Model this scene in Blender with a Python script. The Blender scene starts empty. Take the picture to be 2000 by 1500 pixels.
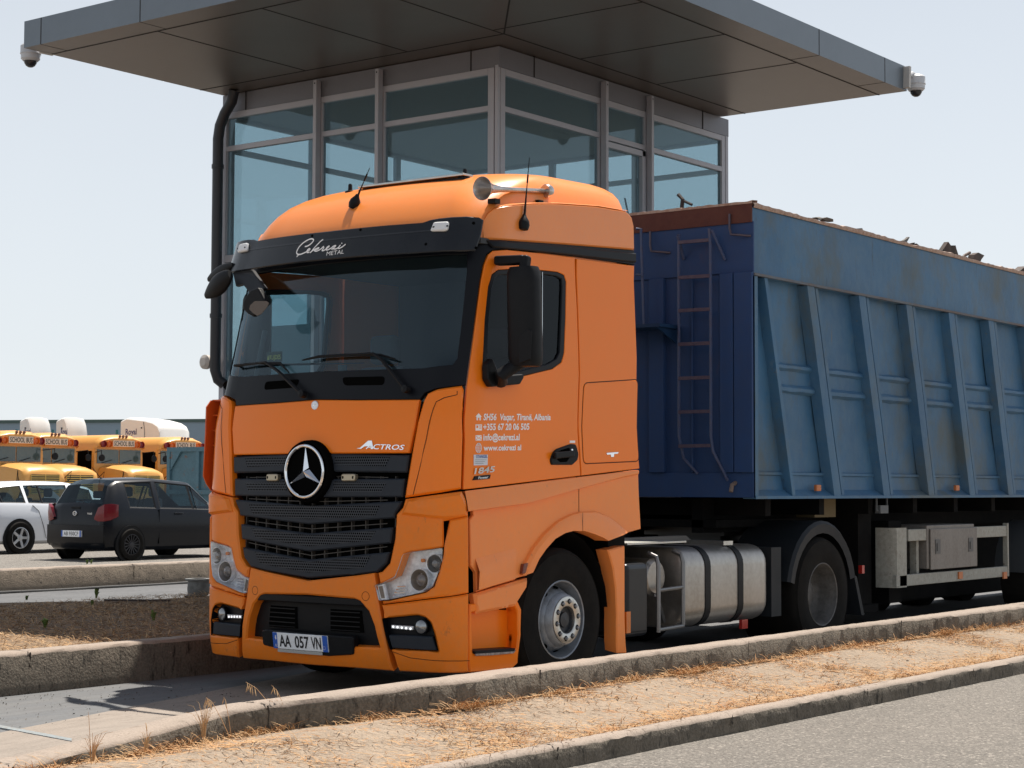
import bpy, math, random
from mathutils import Vector, Matrix
from mathutils.geometry import delaunay_2d_cdt
S = bpy.context.scene
col = S.collection
rad = math.radians
# ------------------------------------------------------------------ camera
FPX = 3540.0                                   # focal length in photo pixels (photo 2000 wide)
YAW, PITCH, ROLL = rad(37.1), rad(3.24), rad(0.2)
CAM = Vector((9.234, -9.755, 1.54))
_w = Vector((-math.sin(YAW)*math.cos(PITCH), math.cos(YAW)*math.cos(PITCH), math.sin(PITCH)))
_r = Vector((math.cos(YAW), math.sin(YAW), 0)); _u = _r.cross(_w)
_r, _u = _r*math.cos(ROLL)+_u*math.sin(ROLL), -_r*math.sin(ROLL)+_u*math.cos(ROLL)
cd = bpy.data.cameras.new('camera'); cam = bpy.data.objects.new('camera', cd); col.objects.link(cam)
cd.sensor_width = 36; cd.lens = FPX/2000*36; cd.clip_end = 3000; cd.clip_start = .1
M = Matrix((( _r.x,_u.x,-_w.x,CAM.x),(_r.y,_u.y,-_w.y,CAM.y),(_r.z,_u.z,-_w.z,CAM.z),(0,0,0,1)))
cam.matrix_world = M; S.camera = cam
# ------------------------------------------------------------------ world, sun, exposure
SUN = Vector((-.04, .46, 1)).normalized()      # towards the sun
wd = bpy.data.worlds.new('World'); S.world = wd; wd.use_nodes = True
nt = wd.node_tree; bg = nt.nodes['Background']
sk = nt.nodes.new('ShaderNodeTexSky'); sk.sky_type = 'NISHITA'; sk.sun_disc = False
sk.sun_elevation = math.asin(SUN.z); sk.sun_rotation = math.atan2(SUN.x, SUN.y)
sk.air_density = 1.1; sk.dust_density = .35; sk.ozone_density = 2.0; sk.altitude = 0
hs = nt.nodes.new('ShaderNodeHueSaturation'); hs.inputs['Saturation'].default_value = .5; hs.inputs['Value'].default_value = 1.0
nt.links.new(sk.outputs[0], hs.inputs['Color']); hz = nt.nodes.new('ShaderNodeMix'); hz.data_type = 'RGBA'; hz.inputs[7].default_value = (8.5, 9.0, 9.5, 1)   # pale haze, thick near the horizon
gm = nt.nodes.new('ShaderNodeNewGeometry'); sx_ = nt.nodes.new('ShaderNodeSeparateXYZ'); nt.links.new(gm.outputs['Incoming'], sx_.inputs[0])
mr = nt.nodes.new('ShaderNodeMapRange'); mr.inputs[1].default_value = -.75; mr.inputs[2].default_value = 0; mr.inputs[3].default_value = 0; mr.inputs[4].default_value = .8; nt.links.new(sx_.outputs[2], mr.inputs[0])
cn_ = nt.nodes.new('ShaderNodeTexNoise'); cn_.inputs['Scale'].default_value = 2.2; cn_.inputs['Detail'].default_value = 4; nt.links.new(gm.outputs['Incoming'], cn_.inputs[0])
cm = nt.nodes.new('ShaderNodeMath'); cm.operation = 'MULTIPLY_ADD'; cm.inputs[1].default_value = .35; nt.links.new(cn_.outputs[0], cm.inputs[0])
ca = nt.nodes.new('ShaderNodeMath'); ca.operation = 'SUBTRACT'; ca.inputs[1].default_value = .17; ca.use_clamp = True; nt.links.new(mr.outputs[0], cm.inputs[2]); nt.links.new(cm.outputs[0], ca.inputs[0]); nt.links.new(ca.outputs[0], hz.inputs[0])
nt.links.new(hs.outputs[0], hz.inputs[6]); nt.links.new(hz.outputs[2], bg.inputs[0]); bg.inputs[1].default_value = .068
sd = bpy.data.lights.new('sun', 'SUN'); so = bpy.data.objects.new('sun', sd); col.objects.link(so)
sd.energy = 5.0; sd.angle = rad(.6); sd.color = (1, .93, .84)
so.rotation_euler = (-SUN).to_track_quat('-Z', 'Y').to_euler(); so.location = (0, 0, 60)
S.view_settings.view_transform = 'Standard'; S.view_settings.look = 'None'
S.view_settings.exposure = 0.58; S.view_settings.gamma = 1
S.render.engine = 'CYCLES'; S.cycles.max_bounces = 8; S.cycles.transparent_max_bounces = 16
# ------------------------------------------------------------------ helpers
def ray(u, v): return (_w + _r*((u-1000)/FPX) - _u*((v-750)/FPX))
def PX(u, v, x): d = ray(u, v); return CAM + d*((x-CAM.x)/d.x)
def PY(u, v, y): d = ray(u, v); return CAM + d*((y-CAM.y)/d.y)
def PZ(u, v, z): d = ray(u, v); return CAM + d*((z-CAM.z)/d.z)
def tag(o, label=None, cat=None, group=None, kind=None):
    for k, x in (('label', label), ('category', cat), ('group', group), ('kind', kind)):
        if x: o[k] = x
    return o
def empty(name, loc=(0,0,0), rz=0):
    o = bpy.data.objects.new(name, None); o.location = loc; o.rotation_euler[2] = rz; o.empty_display_size = .3
    col.objects.link(o); return o
class MB:
    def __init__(s): s.v = []; s.f = []; s.m = []
    def add(s, vs, fs, mi=0):
        n = len(s.v); s.v += [Vector(p) for p in vs]
        for f in fs: s.f.append(tuple(n+i for i in f)); s.m.append(mi)
        return s
    def box(s, x0, x1, y0, y1, z0, z1, mi=0):
        if x0 > x1: x0, x1 = x1, x0
        if y0 > y1: y0, y1 = y1, y0
        if z0 > z1: z0, z1 = z1, z0
        return s.add([(x0,y0,z0),(x1,y0,z0),(x1,y1,z0),(x0,y1,z0),(x0,y0,z1),(x1,y0,z1),(x1,y1,z1),(x0,y1,z1)],
            [(0,3,2,1),(4,5,6,7),(0,1,5,4),(1,2,6,5),(2,3,7,6),(3,0,4,7)], mi)
    def tube(s, pts, r, n=8, mi=0, caps=True):
        pts = [Vector(p) for p in pts]; N = len(pts)
        rs = r if isinstance(r, (list, tuple)) else [r]*N
        t0 = (pts[1]-pts[0]).normalized(); a = t0.orthogonal().normalized()
        vs = []
        for i, p in enumerate(pts):
            t = (pts[min(i+1,N-1)]-pts[max(i-1,0)]).normalized()
            a = (a-t*a.dot(t)).normalized(); b = t.cross(a)
            for k in range(n):
                an = 2*math.pi*k/n; vs.append(p+(a*math.cos(an)+b*math.sin(an))*rs[i])
        fs = [(i*n+k, i*n+(k+1)%n, (i+1)*n+(k+1)%n, (i+1)*n+k) for i in range(N-1) for k in range(n)]
        if caps: fs += [tuple(range(n-1,-1,-1)), tuple((N-1)*n+k for k in range(n))]
        return s.add(vs, fs, mi)
    def bar(s, p, q, w, h, mi=0, up=(0,0,1)):
        p, q = Vector(p), Vector(q); t = (q-p).normalized(); up = Vector(up)
        a = t.cross(up).normalized(); b = a.cross(t)
        vs = [c+a*i*w/2+b*j*h/2 for c in (p, q) for i, j in ((-1,-1),(1,-1),(1,1),(-1,1))]
        return s.add(vs, [(0,3,2,1),(4,5,6,7),(0,1,5,4),(1,2,6,5),(2,3,7,6),(3,0,4,7)][:], mi)
    def lathe(s, prof, o, ax, n=24, mi=0, sq=None):
        o = Vector(o); ax = Vector(ax).normalized(); a = ax.orthogonal().normalized(); b = ax.cross(a); vs = []
        for (r, h) in prof:
            for k in range(n):
                an = 2*math.pi*k/n; vs.append(o+ax*h+(a*math.cos(an)+b*math.sin(an))*r)
        fs = [(i*n+k, i*n+(k+1)%n, (i+1)*n+(k+1)%n, (i+1)*n+k) for i in range(len(prof)-1) for k in range(n)]
        return s.add(vs, fs, mi)
    def prism(s, poly, vec, mi=0):
        poly = [Vector(p) for p in poly]; vec = Vector(vec); n = len(poly)
        return s.add(poly+[p+vec for p in poly], [tuple(range(n-1,-1,-1)), tuple(range(n,2*n))]+[(i,(i+1)%n,n+(i+1)%n,n+i) for i in range(n)], mi)
    def grid(s, rows, mi=0, close=False, mf=None):
        R, Cn = len(rows), len(rows[0]); vs = [p for r in rows for p in r]; n = len(s.v)
        s.v += [Vector(p) for p in vs]
        for i in range(R-1):
            for j in range(Cn if close else Cn-1):
                s.f.append((n+i*Cn+j, n+i*Cn+(j+1)%Cn, n+(i+1)*Cn+(j+1)%Cn, n+(i+1)*Cn+j)); s.m.append(mf(i,j) if mf else mi)
        return s
    def merge(s, o, mi=None):
        n = len(s.v); s.v += o.v
        for f, m in zip(o.f, o.m): s.f.append(tuple(n+i for i in f)); s.m.append(m if mi is None else mi)
        return s
    def mirror(s):
        n = len(s.v); k = len(s.f)
        s.v += [Vector((-p.x,p.y,p.z)) for p in s.v[:n]]
        s.f += [tuple(n+i for i in reversed(f)) for f in s.f[:k]]; s.m += s.m[:k]
        return s
    def mirrored(s):
        o = MB(); o.v = [Vector((-p.x,p.y,p.z)) for p in s.v]; o.f = [tuple(reversed(f)) for f in s.f]; o.m = list(s.m); return o
    def xf(s, mat):
        s.v = [mat @ p for p in s.v]; return s
    def build(s, name, mats, parent=None, ang=35, bevel=0, seg=2, subs=0, weld=False):
        me = bpy.data.meshes.new(name); me.from_pydata([tuple(p) for p in s.v], [], s.f)
        mats = mats if isinstance(mats, (list, tuple)) else [mats]
        for m in mats: me.materials.append(m)
        me.polygons.foreach_set('material_index', s.m)
        import bmesh
        b = bmesh.new(); b.from_mesh(me)
        if weld: bmesh.ops.remove_doubles(b, verts=b.verts, dist=.0004)
        bmesh.ops.recalc_face_normals(b, faces=b.faces) if weld is not None else None
        b.to_mesh(me); b.free()
        me.update()
        if ang: me.shade_smooth(); me.set_sharp_from_angle(angle=rad(ang))
        o = bpy.data.objects.new(name, me); col.objects.link(o)
        if parent: o.parent = parent
        if bevel:
            bv = o.modifiers.new('bevel', 'BEVEL'); bv.width = bevel; bv.segments = seg; bv.limit_method = 'ANGLE'; bv.angle_limit = rad(40); bv.harden_normals = True
        if subs: sb = o.modifiers.new('sub', 'SUBSURF'); sb.levels = sb.render_levels = subs
        return o
def inside(p, poly):
    x, y = p[0], p[1]; c = False; n = len(poly); j = n-1
    for i in range(n):
        xi, yi = poly[i][0], poly[i][1]; xj, yj = poly[j][0], poly[j][1]
        if (yi > y) != (yj > y) and x < (xj-xi)*(y-yi)/(yj-yi)+xi: c = not c
        j = i
    return c
def dens(poly, step):
    out = []
    for i, p in enumerate(poly):
        q = poly[(i+1)%len(poly)]; L = math.hypot(q[0]-p[0], q[1]-p[1]); k = max(1, int(math.ceil(L/step)))
        for t in range(k): out.append((p[0]+(q[0]-p[0])*t/k, p[1]+(q[1]-p[1])*t/k))
    return out
def area(poly): return sum(poly[i-1][0]*poly[i][1]-poly[i][0]*poly[i-1][1] for i in range(len(poly)))/2
def inset(poly, d):
    n = len(poly); sg = 1 if area(poly) > 0 else -1; out = []
    for i in range(n):
        a, b, c = poly[i-1], poly[i], poly[(i+1)%n]
        e1 = Vector((b[0]-a[0], b[1]-a[1])); e2 = Vector((c[0]-b[0], c[1]-b[1]))
        if e1.length < 1e-9 or e2.length < 1e-9: out.append(b); continue
        e1.normalize(); e2.normalize(); n1 = Vector((-e1.y, e1.x))*sg; n2 = Vector((-e2.y, e2.x))*sg
        m = n1+n2
        if m.length < .2: m = n1
        m.normalize(); k = d/max(.5, m.dot(n1)); out.append((b[0]+m.x*k, b[1]+m.y*k))
    return out
def smooth_poly(poly, r):
    "round the corners of a polygon: replace each corner by short arcs"
    out = []; n = len(poly)
    for i in range(n):
        a, b, c = Vector(poly[i-1][:2]), Vector(poly[i][:2]), Vector(poly[(i+1)%n][:2])
        ra = min(r, (a-b).length*.45); rc = min(r, (c-b).length*.45)
        p = b+(a-b).normalized()*ra; q = b+(c-b).normalized()*rc
        for t in (0, .25, .5, .75, 1): out.append(tuple(p*(1-t)**2+b*2*t*(1-t)+q*t*t))
    return out
def sheet(poly, mp, off=0., th=.01, holes=(), step=.06, bev=.004, mb=None, mi=0):
    "CDT sheet in parameter space, mapped by mp(a,b,off); thickness th inwards"
    mb = mb or MB(); loops = [(dens(poly, step), True)]+[(dens(h, step), False) for h in holes]
    vs, es, low = [], [], []
    def loop(L, lo):
        n = len(vs)
        for p in L: vs.append(Vector(p)); low.append(lo)
        for i in range(len(L)): es.append((n+i, n+(i+1)%len(L)))
    for L, outer in loops:
        loop(L, True)
        if bev: 
            I = inset(L, bev if outer else -bev); loop(I, False)
    xs = [p[0] for p in poly]; ys = [p[1] for p in poly]; y = min(ys)+step*.5
    while y < max(ys):
        x = min(xs)+step*.5
        while x < max(xs):
            if inside((x,y), poly) and not any(inside((x,y), h) for h in holes):
                if min((q[0]-x)**2+(q[1]-y)**2 for L, _ in loops for q in L) > (step*.4)**2: vs.append(Vector((x, y))); low.append(False)
            x += step
        y += step
    V, E_, F_, vo, _, _ = delaunay_2d_cdt([Vector((p[0], p[1])) for p in vs], es, [], 0, 1e-6)
    lo = [any(low[k] for k in o) if o else False for o in vo]
    tris = []
    for f in F_:
        cx = sum(V[i].x for i in f)/3; cy = sum(V[i].y for i in f)/3
        if inside((cx,cy), loops[0][0]) and not any(inside((cx,cy), L) for L, o in loops[1:]): tris.append(tuple(f))
    used = sorted({i for f in tris for i in f}); ix = {i: k for k, i in enumerate(used)}
    top = [mp(V[i].x, V[i].y, off-(bev if lo[i] else 0)) for i in used]
    T = [tuple(ix[i] for i in f) for f in tris]
    ec = {}
    for f in T:
        for a in range(3): e = (f[a], f[(a+1)%3]); ec[e] = 1
    bd = [e for e in ec if (e[1], e[0]) not in ec]
    bidx = sorted({i for e in bd for i in e}); bi = {i: len(top)+k for k, i in enumerate(bidx)}
    bot = [mp(V[used[i]].x, V[used[i]].y, off-th) for i in bidx]
    mb.add(top+bot, T+[(e[1], e[0], bi[e[0]], bi[e[1]]) for e in bd], mi)
    return mb
def strip(line, mp, off, w, mb, mi=0, step=.05):
    "thin ribbon along a line in parameter space"
    P = []
    for i in range(len(line)-1):
        p, q = line[i], line[i+1]; k = max(1, int(math.ceil(math.hypot(q[0]-p[0], q[1]-p[1])/step)))
        P += [(p[0]+(q[0]-p[0])*t/k, p[1]+(q[1]-p[1])*t/k) for t in range(k)]
    P.append(line[-1]); rows = []
    for i, p in enumerate(P):
        a, b = P[max(i-1,0)], P[min(i+1,len(P)-1)]; t = Vector((b[0]-a[0], b[1]-a[1])).normalized(); n = (-t.y*w/2, t.x*w/2)
        rows.append([mp(p[0]+n[0], p[1]+n[1], off), mp(p[0]-n[0], p[1]-n[1], off)])
    return mb.grid(rows, mi)
# ------------------------------------------------------------------ materials
def mat(name, c, rough=.5, metal=0, spec=.5, coat=0, noise=None, bump=None, emit=None, stain=None, speck=None):
    """noise=(scale, amount, colour2) mixes a second colour by noise; bump=(scale, strength, distance); stain=(scale, lo, hi, colour)"""
    m = bpy.data.materials.new(name); m.use_nodes = True; n = m.node_tree; b = n.nodes['Principled BSDF']; L = n.links.new
    b.inputs['Base Color'].default_value = (*c, 1); b.inputs['Roughness'].default_value = rough; b.inputs['Metallic'].default_value = metal
    b.inputs['Specular IOR Level'].default_value = spec; b.inputs['Coat Weight'].default_value = coat; b.inputs['Coat Roughness'].default_value = .06
    tc = n.nodes.new('ShaderNodeTexCoord'); src = None
    def mixc(fac, c2):
        nonlocal src
        mx = n.nodes.new('ShaderNodeMix'); mx.data_type = 'RGBA'
        if src: L(src, mx.inputs[6])
        else: mx.inputs[6].default_value = (*c, 1)
        mx.inputs[7].default_value = (*c2, 1); L(fac, mx.inputs[0]); src = mx.outputs[2]
    for nz in (noise if isinstance(noise, list) else [noise] if noise else []):
        t = n.nodes.new('ShaderNodeTexNoise'); t.inputs['Scale'].default_value = nz[0]; t.inputs['Detail'].default_value = 6; t.inputs['Roughness'].default_value = .65
        mp = n.nodes.new('ShaderNodeMapping'); L(tc.outputs['Object'], mp.inputs[0]); L(mp.outputs[0], t.inputs[0])
        if len(nz) > 3: mp.inputs['Scale'].default_value = nz[3]
        r = n.nodes.new('ShaderNodeMapRange'); r.inputs[1].default_value = .38; r.inputs[2].default_value = .62; r.inputs[3].default_value = 0; r.inputs[4].default_value = nz[1]
        L(t.outputs[0], r.inputs[0]); mixc(r.outputs[0], nz[2])
    for st in (stain if isinstance(stain, list) else [stain] if stain else []):
        t = n.nodes.new('ShaderNodeTexNoise'); t.inputs['Scale'].default_value = st[0]; t.inputs['Detail'].default_value = 8; t.inputs['Roughness'].default_value = .7
        mp = n.nodes.new('ShaderNodeMapping'); L(tc.outputs['Object'], mp.inputs[0]); L(mp.outputs[0], t.inputs[0])
        if len(st) > 4: mp.inputs['Scale'].default_value = st[4]
        r = n.nodes.new('ShaderNodeMapRange'); r.inputs[1].default_value = st[1]; r.inputs[2].default_value = st[2]; L(t.outputs[0], r.inputs[0]); mixc(r.outputs[0], st[3])
    for sc_, lo_, hi_, c2_ in (speck or []):
        t = n.nodes.new('ShaderNodeTexVoronoi'); t.inputs['Scale'].default_value = sc_; L(tc.outputs['Object'], t.inputs[0]); sp_ = n.nodes.new('ShaderNodeSeparateColor'); L(t.outputs['Color'], sp_.inputs[0])
        r = n.nodes.new('ShaderNodeMapRange'); r.inputs[1].default_value = lo_; r.inputs[2].default_value = hi_; L(sp_.outputs[0], r.inputs[0]); mixc(r.outputs[0], c2_)
    if src: L(src, b.inputs['Base Color'])
    if bump:
        hsrc = None
        for bp in (bump if isinstance(bump, list) else [bump]):
            t = n.nodes.new('ShaderNodeTexNoise'); t.inputs['Scale'].default_value = bp[0]; t.inputs['Detail'].default_value = 5; L(tc.outputs['Object'], t.inputs[0])
            bn = n.nodes.new('ShaderNodeBump'); bn.inputs['Strength'].default_value = bp[1]; bn.inputs['Distance'].default_value = bp[2]; L(t.outputs[0], bn.inputs['Height'])
            if hsrc: L(hsrc, bn.inputs['Normal'])
            hsrc = bn.outputs[0]
        L(hsrc, b.inputs['Normal'])
    if emit: b.inputs['Emission Color'].default_value = (*emit[0], 1); b.inputs['Emission Strength'].default_value = emit[1]
    return m
def glass(name, tint, refl=(.9,.9,.9), ior=1.5, base=.04, dust=None):
    m = bpy.data.materials.new(name); m.use_nodes = True; n = m.node_tree; n.nodes.clear(); L = n.links.new
    out = n.nodes.new('ShaderNodeOutputMaterial'); tr = n.nodes.new('ShaderNodeBsdfTransparent'); gl = n.nodes.new('ShaderNodeBsdfGlossy')
    tr.inputs[0].default_value = (*tint, 1); gl.inputs[0].default_value = (*refl, 1); gl.inputs['Roughness'].default_value = .015
    fr = n.nodes.new('ShaderNodeLayerWeight'); fr.inputs[0].default_value = .5; pw = n.nodes.new('ShaderNodeMath'); pw.operation = 'POWER'; pw.inputs[1].default_value = 4.5; L(fr.outputs['Facing'], pw.inputs[0])
    ad = n.nodes.new('ShaderNodeMath'); ad.operation = 'MULTIPLY_ADD'; ad.inputs[1].default_value = .9; ad.inputs[2].default_value = base+.03*(ior/1.5); ad.use_clamp = True; L(pw.outputs[0], ad.inputs[0]); mx = n.nodes.new('ShaderNodeMixShader'); L(ad.outputs[0], mx.inputs[0]); L(tr.outputs[0], mx.inputs[1]); L(gl.outputs[0], mx.inputs[2])
    last = mx.outputs[0]
    if dust:
        df = n.nodes.new('ShaderNodeBsdfDiffuse'); df.inputs[0].default_value = (*dust[0], 1); m2 = n.nodes.new('ShaderNodeMixShader'); m2.inputs[0].default_value = dust[1]
        L(last, m2.inputs[1]); L(df.outputs[0], m2.inputs[2]); last = m2.outputs[0]
    L(last, out.inputs[0]); return m
ASPH = mat('asphalt', (.165,.148,.128), .9, noise=[(42,.75,(.25,.23,.20)),(.35,.5,(.125,.114,.10)),(3,.3,(.13,.12,.105))], bump=[(60,.9,.02),(20,.3,.01)], speck=[(75,.5,.95,(.09,.082,.072)),(62,.80,.95,(.33,.30,.26)),(110,.6,.9,(.19,.172,.15))])
GRAV = mat('gravel', (.19,.175,.155), .95, noise=[(30,.6,(.27,.25,.225)),(.5,.3,(.15,.137,.12))], bump=[(45,.9,.03)], speck=[(30,.6,1,(.11,.1,.09)),(45,.82,1,(.34,.315,.28))])
LANE = mat('lane_concrete', (.130,.138,.147), .85, noise=[(1.2,.5,(.19,.185,.175),(3,.5,1)),(25,.35,(.095,.095,.095)),(4,.4,(.105,.105,.105),(3,.4,1))], bump=[(60,.35,.006)], stain=[(55,.64,.68,(.03,.027,.024)),(3.5,.58,.74,(.075,.07,.065),(3,.6,1)),(.9,.60,.72,(.05,.048,.045))])
APRON = mat('apron_concrete', (.27,.228,.19), .85, noise=[(2.4,.7,(.19,.16,.132),(2,.7,1)),(60,.4,(.34,.29,.245))], bump=[(50,.7,.010)], stain=[(7,.60,.68,(.11,.08,.065),(4,.5,1)),(40,.66,.70,(.10,.08,.065))])
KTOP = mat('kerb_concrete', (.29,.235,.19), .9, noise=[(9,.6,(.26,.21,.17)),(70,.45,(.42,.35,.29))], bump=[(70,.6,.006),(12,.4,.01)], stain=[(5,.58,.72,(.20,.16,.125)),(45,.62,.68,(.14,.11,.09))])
KSIDE = mat('kerb_weathered_shaded', (.13,.11,.085), .95, noise=[(9,.75,(.055,.047,.036),(1,1,.6)),(50,.5,(.22,.19,.15))], bump=[(60,.8,.01),(9,.5,.02)], stain=[(16,.56,.66,(.03,.026,.02),(1.2,1.2,.35)),(22,.66,.72,(.36,.32,.27))])  # weathered kerb sides; their shade is also darkened into this colour
KSIDE2 = mat('kerb_stained', (.25,.20,.15), .95, noise=[(6,.6,(.15,.12,.09)),(50,.4,(.32,.27,.21))], bump=[(60,.8,.01),(9,.5,.02)], stain=[(14,.58,.66,(.05,.045,.04))])
DIRT = mat('dry_soil', (.315,.245,.18), .98, noise=[(3,.7,(.24,.185,.135)),(30,.6,(.39,.31,.23))], bump=[(18,1,.04),(70,.9,.015)], stain=[(14,.60,.66,(.20,.15,.11)),(34,.62,.67,(.15,.11,.08)),(20,.58,.64,(.45,.25,.115)),(48,.62,.66,(.48,.38,.28)),(5,.58,.64,(.36,.20,.10))])
SOIL2 = mat('dark_soil', (.22,.155,.10), .98, noise=[(8,.6,(.14,.10,.065)),(60,.5,(.27,.18,.10))], bump=[(40,.9,.02)])
STRAW = mat('straw', (.50,.29,.13), .9, noise=[(3,.8,(.42,.17,.055)),(9,.5,(.60,.42,.24))])
STRAW2 = mat('straw_pale', (.55,.37,.20), .9, noise=[(4,.7,(.40,.22,.095))])
GREEN = mat('leaf_green', (.12,.19,.045), .8, noise=(30,.5,(.2,.24,.07)))
# ------------------------------------------------------------------ setting
rnd = random.Random(4)
def flat(name, poly, z, m, step=None, amp=0, label=None, kind='structure', zf=None):
    if step:
        mb = sheet(poly, lambda a, b, o: Vector((a, b, (zf(a,b) if zf else z)+o+amp*(math.sin(a*3.1+b*1.7)+math.sin(b*4.3-a*2.2)+math.sin(a*9.7+b*8.1)*.5))), 0, .02, step=step, bev=0)
    else: mb = MB().add([(x,y,z) for x,y in poly], [tuple(range(len(poly)))])
    o = mb.build(name, m, ang=60); tag(o, kind=kind); return o
flat('ground', [(-700,-500),(700,-500),(700,900),(-700,900)], -.12, GRAV)
# foreground road (right of the outer kerb)
flat('road', [(3.1,-30),(40,-30),(40,80),(3.1,80)], -.085, ASPH)
# weighbridge lane, concrete apron that ramps up to the near kerb
flat('lane', [(-1.76,-30),(1.9,-30),(1.9,60),(-1.76,60)], 0.0, LANE)
def kerbpath(pts_in, pts_out, ztop, zb_in, zb_out, name, label, mats, group=None, rough=.004, seed=1, gap=None):
    "solid kerb with inner and outer plan lines (lists of (x,y)), top height function"
    R = random.Random(seed)
    # resample both lines on common y
    ys = []; y = max(pts_in[0][1], pts_out[0][1]); y1 = min(pts_in[-1][1], pts_out[-1][1])
    while y < y1: ys.append(y); y += .09 if y < 14 else 1.5
    ys.append(y1)
    def ip(L, y):
        for a, b in zip(L, L[1:]):
            if a[1] <= y <= b[1]: t = (y-a[1])/(b[1]-a[1]+1e-9); return a[0]+(b[0]-a[0])*t
        return L[-1][0]
    rows = []
    for y in ys:
        xi, xo = ip(pts_in, y), ip(pts_out, y); z = ztop(y); s = 1 if xo > xi else -1
        j = lambda a=1: R.uniform(-rough, rough)*a
        e = .018+R.random()*.012
        rows.append([(xi, y, zb_in), (xi, y, z-e), (xi+s*e*.8, y, z+j(.3)), ((xi+xo)/2, y, z+.004+j(.5)), (xo-s*e*.9, y, z+j(.3)), (xo+j(), y, z-e), (xo+j()*1.5, y, (z*.6+zb_out*.4)), (xo+s*.005, y, zb_out)])
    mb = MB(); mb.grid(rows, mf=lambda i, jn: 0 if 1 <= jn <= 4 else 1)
    n = len(rows[0]); N = len(rows)
    mb.add([p for p in rows[0]]+[], [tuple(range(n))], 1); mb.add([p for p in rows[-1]], [tuple(range(n-1,-1,-1))], 1)
    o = mb.build(name, mats, ang=50); tag(o, label, 'kerb', group)
    JM = bpy.data.materials.get('kerb_joint') or mat('kerb_joint', (.035,.028,.022), .95)
    for yj in (gap or []):
        xi, xo = ip(pts_in, yj), ip(pts_out, yj); a, b = min(xi, xo), max(xi, xo); z = ztop(yj); pts = []
        Jm = MB(); rr_ = random.Random(int(yj*100)); n_ = 7
        Jm.grid([[(a+(b-a)*k/n_, yj+rr_.uniform(-.012,.012)+e, z+.0065) for k in range(n_+1)] for e in (-.004,.004)])
        Jm.grid([[((xo+.012) if xo > xi else xi+.012, yj+rr_.uniform(-.01,.01)+e, z-(z-max(zb_in,zb_out))*k/5-.005) for k in range(6)] for e in (-.004,.004)])
        j_ = Jm.build('joint', JM, o, ang=0)
    return o
def zk1(y): return .31 if y > -1.0 else max(.09, .31-(-1.0-y)*.088)
def lift(pts, zf):
    out = []
    for (u, v) in pts:
        z = .31
        for _ in range(6): p = PZ(u, v, z); z = zf(p.y)
        out.append((p.x, p.y))
    return out
k1o = lift([(17,1496),(140,1468),(245,1445),(310,1427),(378,1410),(444,1391),(525,1377),(616,1367),(768,1346),(929,1325),(1230,1280),(1426,1256),(1650,1223),(2000,1184)], zk1)
k1o.sort(key=lambda p: p[1])
k1o = [(k1o[0][0]+.1, -9)]+k1o+[(k1o[-1][0], 60)]
def k1x(y):
    for a, b in zip(k1o, k1o[1:]):
        if a[1] <= y <= b[1]: return a[0]+(b[0]-a[0])*(y-a[1])/(b[1]-a[1]+1e-9)
    return k1o[-1][0]
ysq = [-9,-6,-4.5,-4,-3.5,-3,-2.5,-2,-1.5,-1,-.5,0,60]
k1i = [(min(1.73, k1x(y)-.25) if y < -1.2 else 1.73, y) for y in ysq]
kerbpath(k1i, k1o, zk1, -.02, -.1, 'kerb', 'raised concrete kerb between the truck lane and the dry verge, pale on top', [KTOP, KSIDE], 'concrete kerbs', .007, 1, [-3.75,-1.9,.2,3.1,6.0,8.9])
def k1ix(y):
    for a, b in zip(k1i, k1i[1:]):
        if a[1] <= y <= b[1]: return a[0]+(b[0]-a[0])*(y-a[1])/(b[1]-a[1]+1e-9)
def apx(y): return -.5-.27*(y+1.3)
flat('apron', [(apx(-9),-9)]+[(x+.03, y) for x, y in k1i if y <= -.5]+[(1.74,3),(apx(3),3)], 0, APRON, step=.2,
     zf=lambda a, b: .005+max(0, min(1, (a-apx(b))/(k1x(b)-.25-apx(b))))**1.5*(zk1(b)-.02)*max(0, min(1, (-1.2-b)/1.4)))
# painted line across the lane
def apz(a, b): return .005+max(0, min(1, (a-apx(b))/(k1x(b)-.25-apx(b))))**1.5*(zk1(b)-.02)*max(0, min(1, (-1.2-b)/1.4))
lmk = []
for u, v in [(-20+16*k, 1417+3*k) for k in range(11)]+[(140-16*k, 1442-3*k) for k in range(11)]:
    z = .02
    for _ in range(8): p = PZ(u, v, z); z = apz(p.x, p.y)+.005
    lmk.append((p.x, p.y))
flat('lane_marking', lmk, 0, mat('worn_paint', (.25,.295,.315), .8, noise=(30,.8,(.20,.185,.165))), step=.15, zf=lambda a, b: apz(a, b)+.005)
# verge and outer kerb
k2o = [(PZ(u,v,.05).x, PZ(u,v,.05).y) for u,v in [(831,1500),(1146,1447),(1328,1410),(1500,1380),(1650,1353),(2000,1286)]]
k2x = [3.06, 3.1, 3.1, 3.12, 3.13, 3.15]
k2o = [(3.0,-12)]+[(x, p[1]) for x, p in zip(k2x, k2o)]+[(3.2,60)]
k2i = [(x-.13, y) for x, y in k2o]
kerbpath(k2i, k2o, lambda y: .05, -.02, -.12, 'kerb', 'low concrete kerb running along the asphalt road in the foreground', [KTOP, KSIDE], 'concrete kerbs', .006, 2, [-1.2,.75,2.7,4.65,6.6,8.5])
vz = lambda a, b: .035+.10*max(0, 1-abs(a-1.98)/.75)**1.5*(1 if b>-2 else max(.0,1+(b+2)*.4))
flat('verge', [(x-.06, y) for x, y in k1o if y < 16]+[(k1o[-1][0]-.06,16)]+[(k2i[-1][0],16)]+[(x+.02, y) for x, y in reversed(k2i) if y < 16], 0, DIRT, step=.13, amp=.006, zf=vz)
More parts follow.
